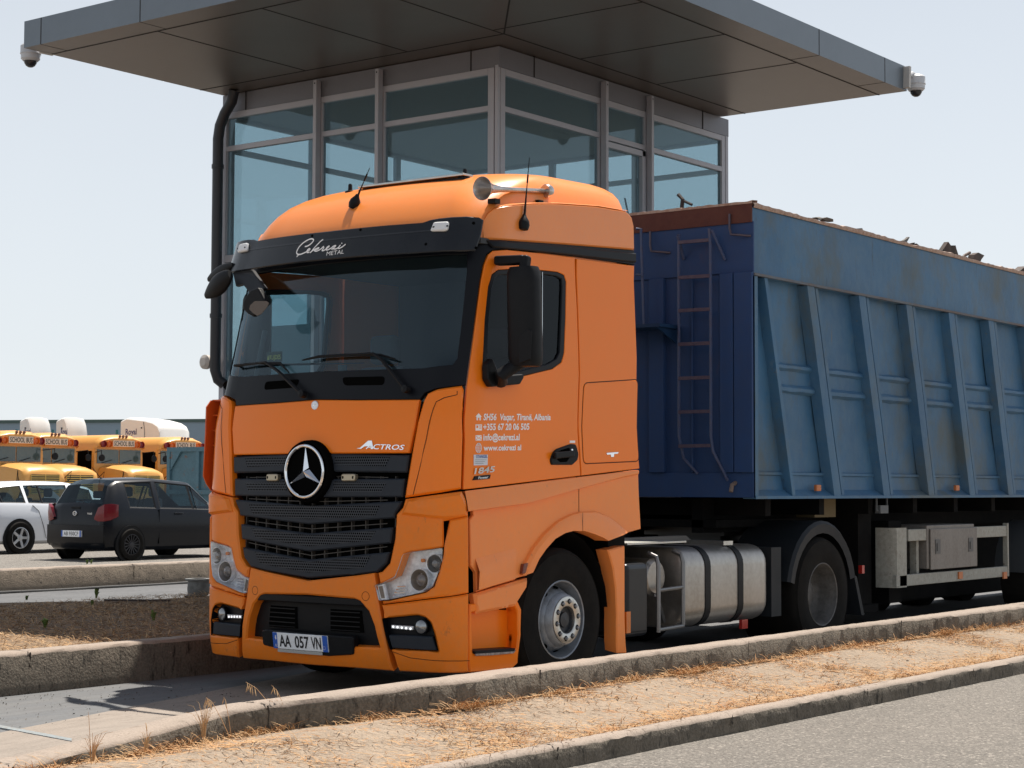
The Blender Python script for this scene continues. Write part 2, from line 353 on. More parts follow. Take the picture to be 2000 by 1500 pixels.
# island kerbs
k3i = [(-1.74,-30),(-1.74,60)]; k3o = [(-1.96,-30),(-1.96,60)]
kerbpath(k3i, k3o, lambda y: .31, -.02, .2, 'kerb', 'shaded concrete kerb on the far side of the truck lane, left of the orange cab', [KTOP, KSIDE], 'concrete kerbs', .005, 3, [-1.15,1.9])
flat('island', [(-1.95,-30),(-1.95,60),(-5.9,60),(-5.9,4.4),(-6.3,3.4),(-6.79,2.4),(-7.8,-30)], .285, SOIL2, step=.6, amp=.004)
# second lane beyond the island
flat('second_lane', [(-5.8,-30),(-12.3,-30),(-12.3,60),(-5.8,60)], .02, mat('pale_concrete', (.105,.108,.112), .8, noise=[(2,.8,(.06,.063,.067),(1,.3,1)),(20,.6,(.15,.15,.15))], bump=(30,.3,.01)))
k4 = [(-12.05,-30),(-12.05,60)]; k4b = [(-12.4,-30),(-12.4,60)]
kerbpath([( -12.05,-30),(-12.1,8),(-12.0,60)], [(-12.4,-30),(-12.4,60)], lambda y: .34, 0.0, .1, 'kerb', 'long sunlit concrete kerb in front of the parked cars', [KTOP, KSIDE2], 'concrete kerbs', .008, 4, [8.9])
mb = MB(); 
for i in range(60): y0 = 3.2+i*.25
mb.tube([(-11.78+.02*math.sin(i*.7), 2+i*.3, .033+.004*math.sin(i)) for i in range(40)], .022, 8)
tag(mb.build('hose', mat('rubber_hose', (.03,.03,.03), .6)), 'thin black hose lying along the foot of the sunlit kerb', 'hose')
flat('parking_lot', [(-12.38,-40),(-12.38,90),(-90,90),(-90,-40)], .15, GRAV)
# ------------------------------------------------------------------ control booth
ALU = mat('grey_aluminium', (.45,.45,.485), .5, .1, noise=(6,.3,(.385,.385,.415)))
CLAD = mat('grey_cladding', (.205,.205,.225), .5, .35, noise=[(1.2,.35,(.17,.17,.185)),(9,.15,(.23,.23,.25))])
FASC = mat('fascia_metal', (.17,.20,.23), .42, .45, noise=[(.8,.4,(.14,.165,.19)),(7,.15,(.2,.23,.26))])
SOFF = mat('soffit_metal', (.165,.135,.113), .38, .5, noise=[(.6,.35,(.135,.11,.092)),(3,.25,(.18,.15,.125))])
DARK = mat('dark_joint', (.02,.018,.016), .8)
BLK = mat('black_plastic', (.007,.0075,.009), .5, 0, .18, noise=(20,.3,(.012,.0125,.014)))
BGL = glass('booth_glass', (.76,.84,.865), (.55,.7,.78), 1.45, .02, ((.20,.28,.31), .06))
X0, X1, Y0, Y1, ZW = -7.14, -2.80, 5.88, 10.88, 6.40
booth = empty('control_booth', ((X0+X1)/2, (Y0+Y1)/2, .28)); tag(booth, 'glazed grey control booth with a wide flat canopy roof behind the orange truck', 'building')
def put(mb, name, mats, par, **k):
    o = mb.build(name, mats, None, **k)
    if par:
        o.parent = par
        if par.type == 'EMPTY': o.matrix_parent_inverse = Matrix.Translation(-par.location)
    return o
zt = PY(438,221.5,Y0).z                       # top of the window band
z1a, z1b = PY(441,286,Y0).z, PY(441,296,Y0).z # upper transom
z2a = PY(455,497,Y0).z; z2b = z2a-.09         # lower transom
z3 = 1.9
W = MB()
W.box(X0,X1,Y0+.02,Y1,zt,ZW-.01)
wall = put(W, 'wall', CLAD, booth)
W = MB(); W.box(X0+.02,X1-.02,Y0+.04,Y1-.02,.28,z3); put(W, 'base_wall', CLAD, booth)
J = MB()
for u in (477,): x = PY(u,300,Y0).x; J.box(x-.006,x+.006,Y0+.012,Y0+.03,zt,ZW)
for u in (918,): x = PY(u,110,Y0).x; J.box(x-.006,x+.006,Y0+.012,Y0+.03,zt,ZW)
for u in (1043,1372): y = PX(u,150,X1).y; J.box(X1-.01,X1+.008,y-.006,y+.006,zt,ZW)
put(J, 'cladding_joint', DARK, wall)
def frame_wall(axis, const, cuts, sgn, fins, inner=False):
    "cuts: positions of the vertical bars; bars and transoms are one frame, panes separate"
    lo, hi = cuts[0], cuts[-1]; Fm = MB(); d0, d1 = sorted((const-.005*sgn, const-.075*sgn))
    def bx(a0,a1,z0,z1,e=0):
        e0, e1 = d0-(e if sgn<0 else 0), d1+(e if sgn>0 else 0)
        if axis == 'x': Fm.box(a0,a1,e0,e1,z0,z1)
        else: Fm.box(e0,e1,a0,a1,z0,z1)
    for i, c in enumerate(cuts): bx(c-(.045 if 0 < i < len(cuts)-1 else .085 if i else 0), c+(.045 if 0 < i < len(cuts)-1 else .0 if i else .085), z3, zt)
    for a, b in zip(cuts, cuts[1:]):
        a2 = a+(.085 if a == lo else .045); b2 = b-(.085 if b == hi else .045)
        for (za, zb) in ((zt-.075, zt), (z1b, z1a), (z2b, z2a), (z3, z3+.07)): bx(a2, b2, za, zb)
    fr = put(Fm, 'window_frame', ALU, booth, bevel=.006)
    a2_ = lambda a: a+(.086 if a == lo else .046)
    b2_ = lambda b: b-(.086 if b == hi else .046)
    for a, b in zip(cuts, cuts[1:]):
        for (za, zb) in ((z1a, zt-.075), (z2a, z1b), (z3+.07, z2b)):
            G = MB(); c = const-.04*sgn
            if axis == 'x': G.box(a2_(a),b2_(b),c-.004,c+.004,za,zb)
            else: G.box(c-.004,c+.004,a2_(a),b2_(b),za,zb)
            put(G, 'window_pane', BGL, fr, ang=0)
    for p in fins:
        Q = MB()
        if axis == 'x': Q.box(p-.026,p+.026,const+sgn*.085, const+sgn*.004, z3-.2, zt+.19)
        else: Q.box(const+sgn*.004, const+sgn*.085, p-.026,p+.026, z3-.2, zt+.19)
        q = put(Q, 'mullion_fin', ALU, booth, bevel=.004)
        H = MB(); 
        if axis == 'x': H.lathe([(0,0),(.011,0)], (p, const+sgn*.0865, zt+.15), (0,sgn,0), 10)
        else: H.lathe([(0,0),(.011,0)], (const+sgn*.0865, p, zt+.15), (sgn,0,0), 10)
        put(H, 'bolt_hole', DARK, q)
    return fr
cx = [PY(u,300,Y0).x for u in (441,623,744)]
cy = [PX(u,300,X1).y for u in (1175,1264)]
frame_wall('x', Y0, [X0, cx[1], cx[2], X1-.06], -1, [cx[1]-.0, cx[2]])
frame_wall('y', X1, [Y0+.06, cy[0], cy[1], Y1-.08], 1, [cy[0], cy[1]])
frame_wall('x', Y1, [X0, X0+1.5, X0+2.9, X1], 1, [])
frame_wall('y', X0, [Y0+.08, Y0+1.6, Y0+3.3, Y1-.08], -1, [])
D = MB()                                       # door leaf frame in the right wall's middle bay
for (a0,a1,b0,b1) in ((cy[0]+.05,cy[0]+.10,z3,z1b-.02),(cy[1]-.12,cy[1]-.05,z3,z1b-.02),(cy[0]+.05,cy[1]-.05,z1b-.09,z1b-.02)): D.box(X1-.06,X1+.012,a0,a1,b0,b1)
put(D, 'door', ALU, booth, bevel=.004)
CP = MB()
for (px, py) in ((X0+.03,Y0+.03),(X1-.09,Y0+.03),(X0+.03,Y1-.12),(X1-.09,Y1-.12)): CP.box(px,px+.06,py,py+.09,z3,zt)
put(CP, 'corner_post', ALU, booth)
put(MB().box(X1-.048,X1-.008,Y0+.010,Y0+.050,z3,zt+.02), 'corner_mullion', ALU, booth)
IN = MB(); IN.box(X0+.1,X1-.1,Y0+.12,Y1-.1,zt-.03,zt-.005)
put(IN, 'ceiling', mat('booth_ceiling', (.30,.31,.32), .8), booth)
IN = MB(); IN.box(X0+.1,X1-.1,Y0+.12,Y1-.1,z3-.02,z3+.03)
put(IN, 'floor', mat('booth_floor', (.2,.2,.2), .7), booth)
IN = MB(); IN.box(-5.6,-4.1,7.6,8.1,z3+.03,z3+.8); IN.box(-5.0,-4.9,7.5,7.55,z3+.8,z3+1.2); 
put(IN, 'desk', mat('desk_grey', (.25,.26,.27), .6), booth)
CX0, CX1, CY0, CY1, CZ0, CZ1 = -7.15, -.18, 2.87, 10.70, 6.40, 6.70
C_ = MB(); C_.box(CX0,CX1,CY0,CY1,CZ0,CZ1); 
canopy = put(C_, 'canopy', [FASC, SOFF], booth)
for p in canopy.data.polygons:
    if p.normal.z < -.9: p.material_index = 1
put(MB().box(CX0+.1,CX1-.1,CY0+.1,CY1-.1,CZ1,CZ1+.02), 'roof_sheet', FASC, canopy)
J = MB(); e = .009
for u in (80,273): x = PY(u,60,CY0).x; J.box(x-.006,x+.006,CY0-.002,CY0+.004,CZ0,CZ1); J.box(x-.004,x+.004,CY0,CY0+.36,CZ0-.002,CZ0+.002)
x = PY(273,60,CY0).x
for k in range(1,3): J.box(x+2.0*k-.006,x+2.0*k+.006,CY0-.002,CY0+.004,CZ0,CZ1)
for u in (1600,1728): y = PX(u,100,CX1).y; J.box(CX1-.004,CX1+.002,y-.006,y+.006,CZ0,CZ1); J.box(CX1-.36,CX1,y-.004,y+.004,CZ0-.002,CZ0+.002)
# soffit joints
ix, iy = CX1-.37, CY0+.37; wx, wy = X1+.35, Y0-.35
J.box(CX0,ix,iy-e,iy+e,CZ0-.004,CZ0+.002); J.box(ix-e,ix+e,iy,CY1,CZ0-.004,CZ0+.002)
J.box(CX0,wx,wy-e,wy+e,CZ0-.004,CZ0+.002); J.box(wx-e,wx+e,wy,CY1,CZ0-.004,CZ0+.002)
def soff(u, v): p = PZ(u, v, CZ0-.003); return (p.x, p.y)
for a in ((310,62),(512,17),(782,0)): x = soff(*a)[0]; J.box(x-e,x+e,iy,wy,CZ0-.003,CZ0+.002)
for a in ((1268,2),(1424,66),(1562,122)): y = soff(*a)[1]; J.box(wx,ix,y-e,y+e,CZ0-.003,CZ0+.002)
J.bar((wx,wy,CZ0-.002),(ix,iy,CZ0-.002),.018,.004)
put(J, 'panel_joint', DARK, canopy)
SP = MB()                                      # drainpipe at the left corner, held by brackets
SP.tube([(-6.80,5.76,6.39),(-6.84,5.76,6.26),(-6.96,5.76,6.12),(-7.04,5.76,5.98),(-7.07,5.76,5.82),(-7.07,5.76,5.0),(-7.07,5.76,2.95),(-7.05,5.79,2.84),(-7.0,5.85,2.78)], .066, 14)
for z in (5.45, 3.6): SP.lathe([(.066,0),(.076,0),(.076,.05),(.066,.05)], (-7.07,5.76,z), (0,0,1), 14)
put(SP, 'drainpipe', mat('dark_pipe', (.022,.024,.03), .45), booth)
WL = MB().lathe([(0,0),(.05,0),(.09,.03),(.09,.08),(.05,.11),(0,.11)], (-7.22,5.80,3.06), (0,-1,0), 16); WL.bar((-7.08,5.84,3.06),(-7.22,5.80,3.06),.03,.03)
lamp = put(WL, 'wall_lamp', mat('lamp_glass', (.55,.5,.45), .3), booth)
# dome cameras on the canopy corners
WHT = mat('camera_white', (.55,.56,.58), .4); SMK = mat('dark_dome', (.03,.03,.035), .1)
def domecam(loc, mount, label):
    o = empty('security_camera', loc); L = Vector(loc); m = Vector(mount)
    b = MB(); b.lathe([(0,.10),(.09,.10),(.115,.075),(.115,0),(.118,-.005),(.118,-.015),(.11,-.02),(.108,-.07),(.085,-.095),(0,-.095)], (0,0,0), (0,0,1), 24)
    hb = b.build('housing', WHT, o)
    d = MB().lathe([(.075,-.09),(.07,-.12),(.05,-.15),(.025,-.165),(0,-.168)], (0,0,0), (0,0,1), 20); d.build('dome', SMK, o)
    a = MB(); q = m-L; a.tube([(0,0,.085),q*.35+Vector((0,0,.10)),q*.75+Vector((0,0,.05)),q], [.035,.03,.035,.05], 10); a.build('arm', WHT, o)
    t = q.normalized(); p = MB(); p.bar(q-t*.0, q+t*.045, .17, .27); p.build('mount_plate', mat('plate_grey', (.5,.48,.45), .5), o, bevel=.004)
    return tag(o, label, 'security camera', 'dome cameras under the canopy')
p = PZ(1788,158,6.5); domecam(PX(1789,163,.02+CX1-.0)+Vector((.0,.0,0)), (CX1-.0,CY1-.05,6.55), 'white dome camera on the right corner of the canopy')
domecam((CX0-.33,CY0-.0+.35,6.46), (CX0-.045,CY0+.32,6.52), 'white dome camera on the left corner of the canopy')

A = MB(); ca_, cb_ = Vector((X1-.25,Y0+2.9,5.1)), Vector((X1-.25,Y1-.5,5.05))
A.tube([ca_+(cb_-ca_)*k/14+Vector((0,0,-1.1*math.sin(math.pi*k/14)**.9)) for k in range(15)], .012, 6); put(A, 'hanging_cable', BLK, booth)
A = MB(); A.box(-6.6,-5.9,6.2,6.25,z3+.9,z3+1.6); A.box(-6.28,-6.22,6.2,6.25,z3,z3+.9); put(A, 'notice_board', mat('board_grey', (.3,.32,.33), .7), booth)
# ------------------------------------------------------------------ orange tractor unit
ORG = mat('orange_paint', (.97,.215,.006), .30, 0, .25, .16, noise=[(1.5,.3,(.92,.22,.008)),(7,.12,(.86,.25,.03)),(40,.06,(.8,.26,.05))])
ORM = mat('faded_orange_plastic', (.95,.29,.065), .40, 0, .35, noise=[(3,.5,(.88,.27,.07)),(25,.2,(.80,.32,.13))], stain=[(12,.64,.76,(.5,.2,.09),(1,1,.4))])
ORR = mat('orange_roof_paint', (.92,.27,.045), .33, 0, .5, .2, noise=[(2,.4,(.84,.24,.05)),(30,.12,(.75,.33,.15))])
ORD = mat('orange_lower_paint', (.90,.22,.010), .38, 0, .3, .08, noise=[(3,.45,(.80,.20,.015)),(30,.25,(.70,.24,.06))], stain=[(9,.62,.75,(.30,.12,.05),(1,1,.5))])
CAR_BLK = mat('cab_black', (.005,.006,.009), .4, 0, .18, .0)
PLA = mat('grille_plastic', (.018,.024,.034), .55, 0, .3, noise=(12,.4,(.026,.032,.042)))
VIS = mat('visor_plastic', (.009,.011,.015), .25, 0, .35, .08, noise=(5,.5,(.016,.018,.021)))
RUB = mat('rubber', (.007,.0065,.006), .85, 0, .15, noise=[(8,.5,(.016,.014,.012))], bump=(50,.3,.004))
BLKM = mat('chassis_black', (.006,.006,.0065), .85, 0, .1, noise=(6,.5,(.012,.011,.010)))
SEAM = mat('panel_gap', (.02,.008,.004), .9)
CHR = mat('chrome', (.80,.82,.85), .10, 1)
CHD = mat('dull_chrome', (.58,.57,.54), .32, 1, noise=(14,.5,(.4,.38,.35)))
STL = mat('wheel_steel', (.30,.33,.37), .5, .55, noise=[(9,.6,(.17,.17,.17))])
HOLE = mat('deep_black', (.004,.004,.004), 1, spec=0)
WHITE = mat('white_vinyl', (.94,.91,.89), .5)
ALM = mat('tank_aluminium', (.40,.38,.355), .36, .85, noise=[(1.6,.6,(.27,.245,.21),(1,1,.35)),(22,.25,(.58,.56,.53))], bump=(7,.12,.01))
AMB = mat('amber_lens', (.62,.16,.01), .2, 0, .5, .5)
REDL = mat('red_lens', (.40,.02,.015), .2, 0, .5, .5)
LENS = mat('lamp_reflector', (.90,.93,.97), .28, .25, noise=(26,.6,(.45,.47,.5)))
LEDM = mat('led_strip', (.9,.92,.95), .2, 0, .5, 0, emit=((.95,.97,1), .7))
WSG = glass('windscreen_glass', (.50,.64,.68), (.62,.78,.88), 1.42, .035, ((.10,.16,.19), .05))
SDG = glass('side_glass', (.30,.30,.30), (.5,.55,.6), 1.4, .0)
PSG = glass('passenger_glass', (.75,.85,.88), (.5,.55,.6), 1.4, .0)
CLR = glass('clear_lens', (.93,.94,.95), (1,1,1), 1.45, .03)
TR = (0.0, 2.9, 0.0)
truck = empty('truck', TR); tag(truck, 'orange articulated lorry tractor unit with black sun visor standing in the lane', 'truck')
def T(mb, name, mats, par=None, **k):
    o = mb.build(name, mats, None, **k); o.parent = par or truck
    if par is None: o.matrix_parent_inverse = Matrix.Translation((-TR[0],-TR[1],-TR[2]))
    return o
_tab = [  # z, half width, front y, bow, corner radius
 (.15,1.22,.10,.06,.22),(.30,1.245,.03,.08,.24),(.50,1.25,.0,.09,.25),(1.1,1.25,.0,.09,.25),(1.5,1.25,.0,.09,.25),(2.0,1.25,.03,.09,.25),
 (2.2,1.245,.07,.09,.26),(2.6,1.235,.15,.10,.28),(3.2,1.22,.27,.11,.30),(3.4,1.215,.32,.12,.32),(3.8,1.21,.42,.12,.34)]
def sec(z):
    t = _tab
    if z <= t[0][0]: return t[0][1:]
    for a, b in zip(t, t[1:]):
        if z <= b[0]: k = (z-a[0])/(b[0]-a[0]); return tuple(a[i]+(b[i]-a[i])*k for i in range(1,5))
    return t[-1][1:]
def base(s, z):
    W_, y0, b, c = sec(z); a = abs(s); sf = W_-c; sg = 1 if s >= 0 else -1
    if a <= sf: return Vector((s, y0+b*(a/sf)**2, z))
    ph = (a-sf)/c
    if ph <= math.pi/2: return Vector((sg*(sf+c*math.sin(ph)), y0+b+c*(1-math.cos(ph)), z))
    return Vector((sg*W_, y0+b+c+(a-sf-c*math.pi/2), z))
def mp(s, z, off=0.):
    p = base(s, z)
    if off == 0: return p
    e = .004; ds = base(s+e, z)-base(s-e, z); dz = base(s, z+e)-base(s, z-e); n = ds.cross(dz).normalized()
    return p+n*off
def F(u, v, off=0.):
    "photo pixel -> (s,z) on the cab surface (u None: centre line)"
    if u is None:
        z = 1.5
        for _ in range(12):
            p = base(0, z); q = p-CAM; d = q.dot(_w); vv = 750-FPX*q.dot(_u)/d; z += (vv-v)/FPX*d
        return (0., z)
    d = ray(u, v)
    def ins(t):
        p = CAM+d*t; W_, y0, b, c = sec(p.z); a = abs(p.x)
        if a > W_+off: return False
        sf = W_-c
        if a <= sf: return p.y > y0+b*(a/sf)**2-off
        return p.y > y0+b+c-math.sqrt(max(0,(c+off)**2-(a-sf)**2))
    t = 9.; 
    while t < 17 and not ins(t): t += .02
    lo, hi = t-.02, t
    for _ in range(14):
        m = (lo+hi)/2
        if ins(m): hi = m
        else: lo = m
    p = CAM+d*hi; W_, y0, b, c = sec(p.z); a = abs(p.x); sf = W_-c; sg = 1 if p.x > 0 else -1
    if a <= sf: return (p.x, p.z)
    if p.y < y0+b+c: return (sg*(sf+c*math.atan2(a-sf, y0+b+c-p.y)), p.z)
    return (sg*(sf+c*math.pi/2+p.y-y0-b-c), p.z)
def FF(pts, off=0.): return [F(u, v, off) for u, v in pts]
def sym(half):
    "right half outline whose first and last points lie on the centre line -> closed symmetric polygon"
    h = list(half); L = [(-s, z) for s, z in reversed(h) if abs(s) > 1e-6]
    return h+L
def panel(pts, off, th, holes=(), bev=.004, step=.07, mb=None, mi=0, rnd_=0, pxoff=None):
    po = off if pxoff is None else pxoff
    P = FF(pts, po); 
    if rnd_: P = smooth_poly(P, rnd_)
    return sheet(P, mp, off, th, holes, step, bev, mb, mi)
def seam(line, off, w, mb, mi=1): return strip(FF(line, off), mp, off, w, mb, mi)
# ---- body sides and door
door_px = [(905,956),(908,860),(912,757),(921,690),(933,600),(940,548),(946,517),(954,497),(963,490),(990,488),(1060,495),(1123,503),(1127,600),(1131,730),(1134,929)]
win_px = [(960,536),(972,527),(1000,525),(1061,528),(1088,531),(1101,537),(1105,550),(1104,620),(1101,690),(1096,708),(1078,721),(1012,737),(962,748),(947,742),(941,722),(946,627),(953,560)]
wglass_px = [(966,543),(975,537),(1060,536),(1085,539),(1096,545),(1097,560),(1095,620),(1092,688),(1086,701),(1070,711),(1010,726),(972,733),(955,730),(950,715),(954,627),(960,565)]
def flip(o_mb): return o_mb.mirrored()
def door(right):
    A = panel(door_px, .006, .03, [FF(win_px)], .004, .09)
    B = MB(); sheet(FF(win_px), mp, .004, .03, [FF(wglass_px)], .05, .006, B)
    G = MB(); sheet(FF(wglass_px), mp, -.012, .006, (), .25, 0, G)
    Lm = MB(); seam([(922,704),(1011,741),(1131,690)][0:0] or [(913,748),(920,745)], .008, .004, Lm, 0)
    if right:
        A, B, G = A.mirrored(), B.mirrored(), G.mirrored()
    d = T(A, 'door', ORG); T(B, 'window_frame', CAR_BLK, d); T(G, 'window', PSG if right else SDG, d, ang=0)
    return d
dr = door(False); tag(dr, 'door lettered with address, phone and web lines'); dl = door(True)
def both(mbf, name, mats, par=None, **k):
    A = mbf(); a = T(A, name, mats, par, **k); B = A.mirrored(); b = T(B, name, mats, par, **k); return a, b
# rear side panel + storage hatch
def rsp():
    A = panel([(1127,505),(1239,519),(1244,700),(1249,915),(1136,929),(1133,730),(1129,600)], .005, .03)
    return A
ra, rb = both(rsp, 'side_panel', ORG)
def hatch():
    A = MB(); H = smooth_poly(FF([(1139,748),(1245,741),(1247,901),(1138,906)]), .05)
    for i in range(len(H)): pass
    strip(H+[H[0]], mp, .0062, .007, A, 1)
    sheet(inset(H, .006), mp, .0085, .006, (), .12, .003, A, 0); return A
both(hatch, 'storage_hatch', [ORG, SEAM])
# rear wall of the cab
RW = MB(); RW.box(-1.2,1.2,2.42,2.47,1.25,3.45); T(RW, 'rear_wall', CAR_BLK)
# black surround of the windscreen with band under the roof
ws_r = [(905,600),(914,517),(917,497)]
sur = [F(None,781), F(700,781), F(820,780), F(829,767), F(850,759), F(909,752), F(918,690), F(930,600), F(937,548), F(943,517), F(951,495), F(962,488), F(990,486), F(1060,493), F(1125,501), F(1240,517), F(1239,489), F(1100,477), F(945,466)]
sur[0] = (0., F(597,781)[1]); sur += [(sur[-1][0]*.5, sur[-1][1]+.02), (0., sur[-1][1]+.03)]
zt_ws = 3.22; zb_ws = F(597,727)[1]
wsR = [F(884,712), F(893,700), F(902,627), F(912,530)]
hole = [(0.,zb_ws), (.9, F(875,718)[1]), wsR[0], wsR[1], wsR[2], (wsR[3][0], wsR[3][1]), (wsR[3][0]-.02, zt_ws), (0., zt_ws)]
H_ = sym(hole); 
SR = sheet(sym(sur), mp, 0., .03, [H_], .08, .003)
sr = T(SR, 'windscreen_surround', CAR_BLK)
WG = MB(); sheet(H_, mp, -.008, .006, (), .16, 0, WG); wg = T(WG, 'windscreen', WSG, ang=60)
BD = MB(); bz = F(1180,495)
sheet(FF([(946,470),(1100,481),(1239,495),(1239,513),(1100,497),(960,484)]), mp, .022, .03, (), .07, .008, BD)
both(lambda: BD, 'roof_band', CAR_BLK)
VN = MB()                                    # dark air slots below the windscreen
for (a, b) in (((690,738),(752,752)),): 
    P = smooth_poly(FF([(668,737),(752,735),(750,752),(672,753)]), .03); sheet(P, mp, .004, .01, (), .1, .003, VN)
both(lambda: VN, 'grab_recess', HOLE)
# bonnet flap
bon = [F(None,783), F(700,782), F(820,781), F(812,830), F(800,885), F(None,886)]
zt_b = F(600,782)[1]; zb_b = F(600,886)[1]; bon[0] = (0., zt_b); bon[-1] = (0., zb_b)
BN = sheet(sym(bon), mp, .012, .035, (), .1, .008); bonnet = T(BN, 'bonnet', ORG)
# corner deflector beside it
def cdef():
    A = panel([(826,782),(834,769),(853,761),(903,754),(907,762),(905,850),(902,955),(860,962),(789,972),(803,884)], .022, .06, (), .014, .06)
    seam([(893,765),(893,772),(868,778),(852,786),(846,800),(832,860),(815,930),(806,966)], .024, .005, A, 1); return A
both(cdef, 'corner_deflector', [ORG, SEAM])
CDS = MB()                                   # deflector slots seen on the far corner
# ---- grille: dark backing and perforated louvres
GR = MB()
gbk = [(0., F(600,886)[1]), F(800,888), F(787,972), F(772,1003), F(768,1050), F(757,1100), F(738,1117), (0., F(598,1130)[1])]
sheet(sym(gbk), mp, -.06, .02, (), .12, 0, GR); grille = T(GR, 'grille', HOLE)
def perf(name):
    "plastic with rows of small round holes, laid out in metres along the surface (uv)"
    m = mat(name, (.022,.028,.038), .55, 0, .3, noise=(12,.4,(.03,.036,.046))); n = m.node_tree; L = n.links.new; b = n.nodes['Principled BSDF']
    uv = n.nodes.new('ShaderNodeUVMap'); uv.uv_map = 'sz'; sp = n.nodes.new('ShaderNodeSeparateXYZ'); L(uv.outputs[0], sp.inputs[0])
    def M_(op, a, b_=None, c=None):
        q = n.nodes.new('ShaderNodeMath'); q.operation = op
        for i, x in enumerate((a, b_, c)):
            if x is None: continue
            if isinstance(x, (int, float)): q.inputs[i].default_value = x
            else: L(x, q.inputs[i])
        return q.outputs[0]
    X = M_('DIVIDE', sp.outputs[0], .0185); Y = M_('DIVIDE', sp.outputs[1], .0195)
    row = M_('FLOOR', Y); sh = M_('MULTIPLY', M_('MODULO', row, 2), .5); fx = M_('SUBTRACT', M_('FRACT', M_('ADD', M_('ADD', X, sh), 400.)), .5); fy = M_('SUBTRACT', M_('FRACT', M_('ADD', Y, 400.)), .5)
    d = M_('SQRT', M_('ADD', M_('MULTIPLY', fx, fx), M_('MULTIPLY', fy, fy))); k = M_('LESS_THAN', d, .34)
    src = b.inputs['Base Color'].links[0].from_socket if b.inputs['Base Color'].links else None
    mx = n.nodes.new('ShaderNodeMix'); mx.data_type = 'RGBA'; L(k, mx.inputs[0]); mx.inputs[7].default_value = (.002,.002,.002,1); L(src, mx.inputs[6]); L(mx.outputs[2], b.inputs['Base Color'])
    sub = n.nodes.new('ShaderNodeMath'); sub.operation = 'SUBTRACT'; sub.inputs[0].default_value = .5; L(M_('MULTIPLY', k, .5), sub.inputs[1]); L(sub.outputs[0], b.inputs['Specular IOR Level'])
    return m
PERF = perf('perforated_plastic')
def set_uv(o, inv=None):
    me = o.data; uv = me.uv_layers.new(name='sz')
    for l in me.loops: p = me.vertices[l.vertex_index].co; uv.data[l.index].uv = (p.x, p.z)
def zc(v, off=0): return F(600, v, off)[1]
slats = [ # right-half outlines: centre top v, list, centre bottom v, perforated area
 ((886), [(800,889),(796,919),(794,923)], 921),
 ((936), [(791,935),(787,971)], 971),
 ((988), [(786,979),(781,990),(773,1002),(771,1012)], 1024),
 ((1042),[(768,1030),(764,1061)], 1077),
 ((1093),[(762,1078),(756,1100),(738,1117),(700,1122)], 1129)]
pf = [((892),[(764,893),(755,911)],909),((940),[(757,943),(747,961)],960),((988),[(744,988),(734,1008)],1014),((1045),[(736,1037),(725,1056)],1067),((1098),[(726,1085),(714,1108)],1118)]
for (vt, R_, vb), (pt, PR, pb) in zip(slats, pf):
    half = [(0., zc(vt))]+FF(R_)+[(0., zc(vb))]
    A = sheet(sym(half), mp, .012, .05, (), .08, .010)
    sl = T(A, 'grille_louvre', PLA, grille)
    hp = [(0., zc(pt))]+FF(PR)+[(0., zc(pb))]
    if vt in (886, 936):
        # upper louvres are broken by the emblem: two perforated fields
        for sg in (1, -1):
            a = .235; Pq = [(sg*a, hp[0][1]), (sg*hp[1][0], hp[1][1]), (sg*hp[2][0], hp[2][1]), (sg*a, hp[3][1])]
            B = sheet(Pq, mp, .0135, .002, (), .08, 0); o = T(B, 'perforated_field', PERF, grille); set_uv(o)
    else:
        B = sheet(sym(hp), mp, .0135, .002, (), .08, 0); o = T(B, 'perforated_field', PERF, grille); set_uv(o)
RB = MB()                                    # thin core ribs behind the gaps
for k in range(-6, 7):
    x = k*.125
    RB.box(x-.004,x+.004,.022+.12*(x/1)**2,.06+.12*(x/1)**2,zc(1110)+abs(x)*.08,zc(930))
for v in (929, 980, 1033, 1085): 
    strip([(s/10, zc(v)+abs(s/10)*.11*(v-950)/130) for s in range(-7,8)], mp, -.02, .006, RB, 0)
T(RB, 'core_ribs', mat('rib_grey', (.05,.045,.04), .6), grille)
for (u, v) in ((685,933),):                   # two small work lamps in the upper gap
    s, z = F(u, v)
    for sg in (1, -1):
        A = MB(); P = smooth_poly([(sg*(s-.062), z-.026), (sg*(s+.062), z-.026), (sg*(s+.062), z+.026), (sg*(s-.062), z+.026)], .015)
        sheet(P, mp, .035, .04, (), .05, .006, A); o = T(A, 'work_lamp', mat('brass_lamp', (.42,.36,.26), .3, .6), grille)
        A = MB()
        for e in (-.045,.045): sheet(smooth_poly([(sg*s+e-.006,z-.01),(sg*s+e+.006,z-.01),(sg*s+e+.006,z+.01),(sg*s+e-.006,z+.01)],.004), mp, .0365, .002, (), .05, 0, A)
        T(A, 'lamp_screws', HOLE, o)
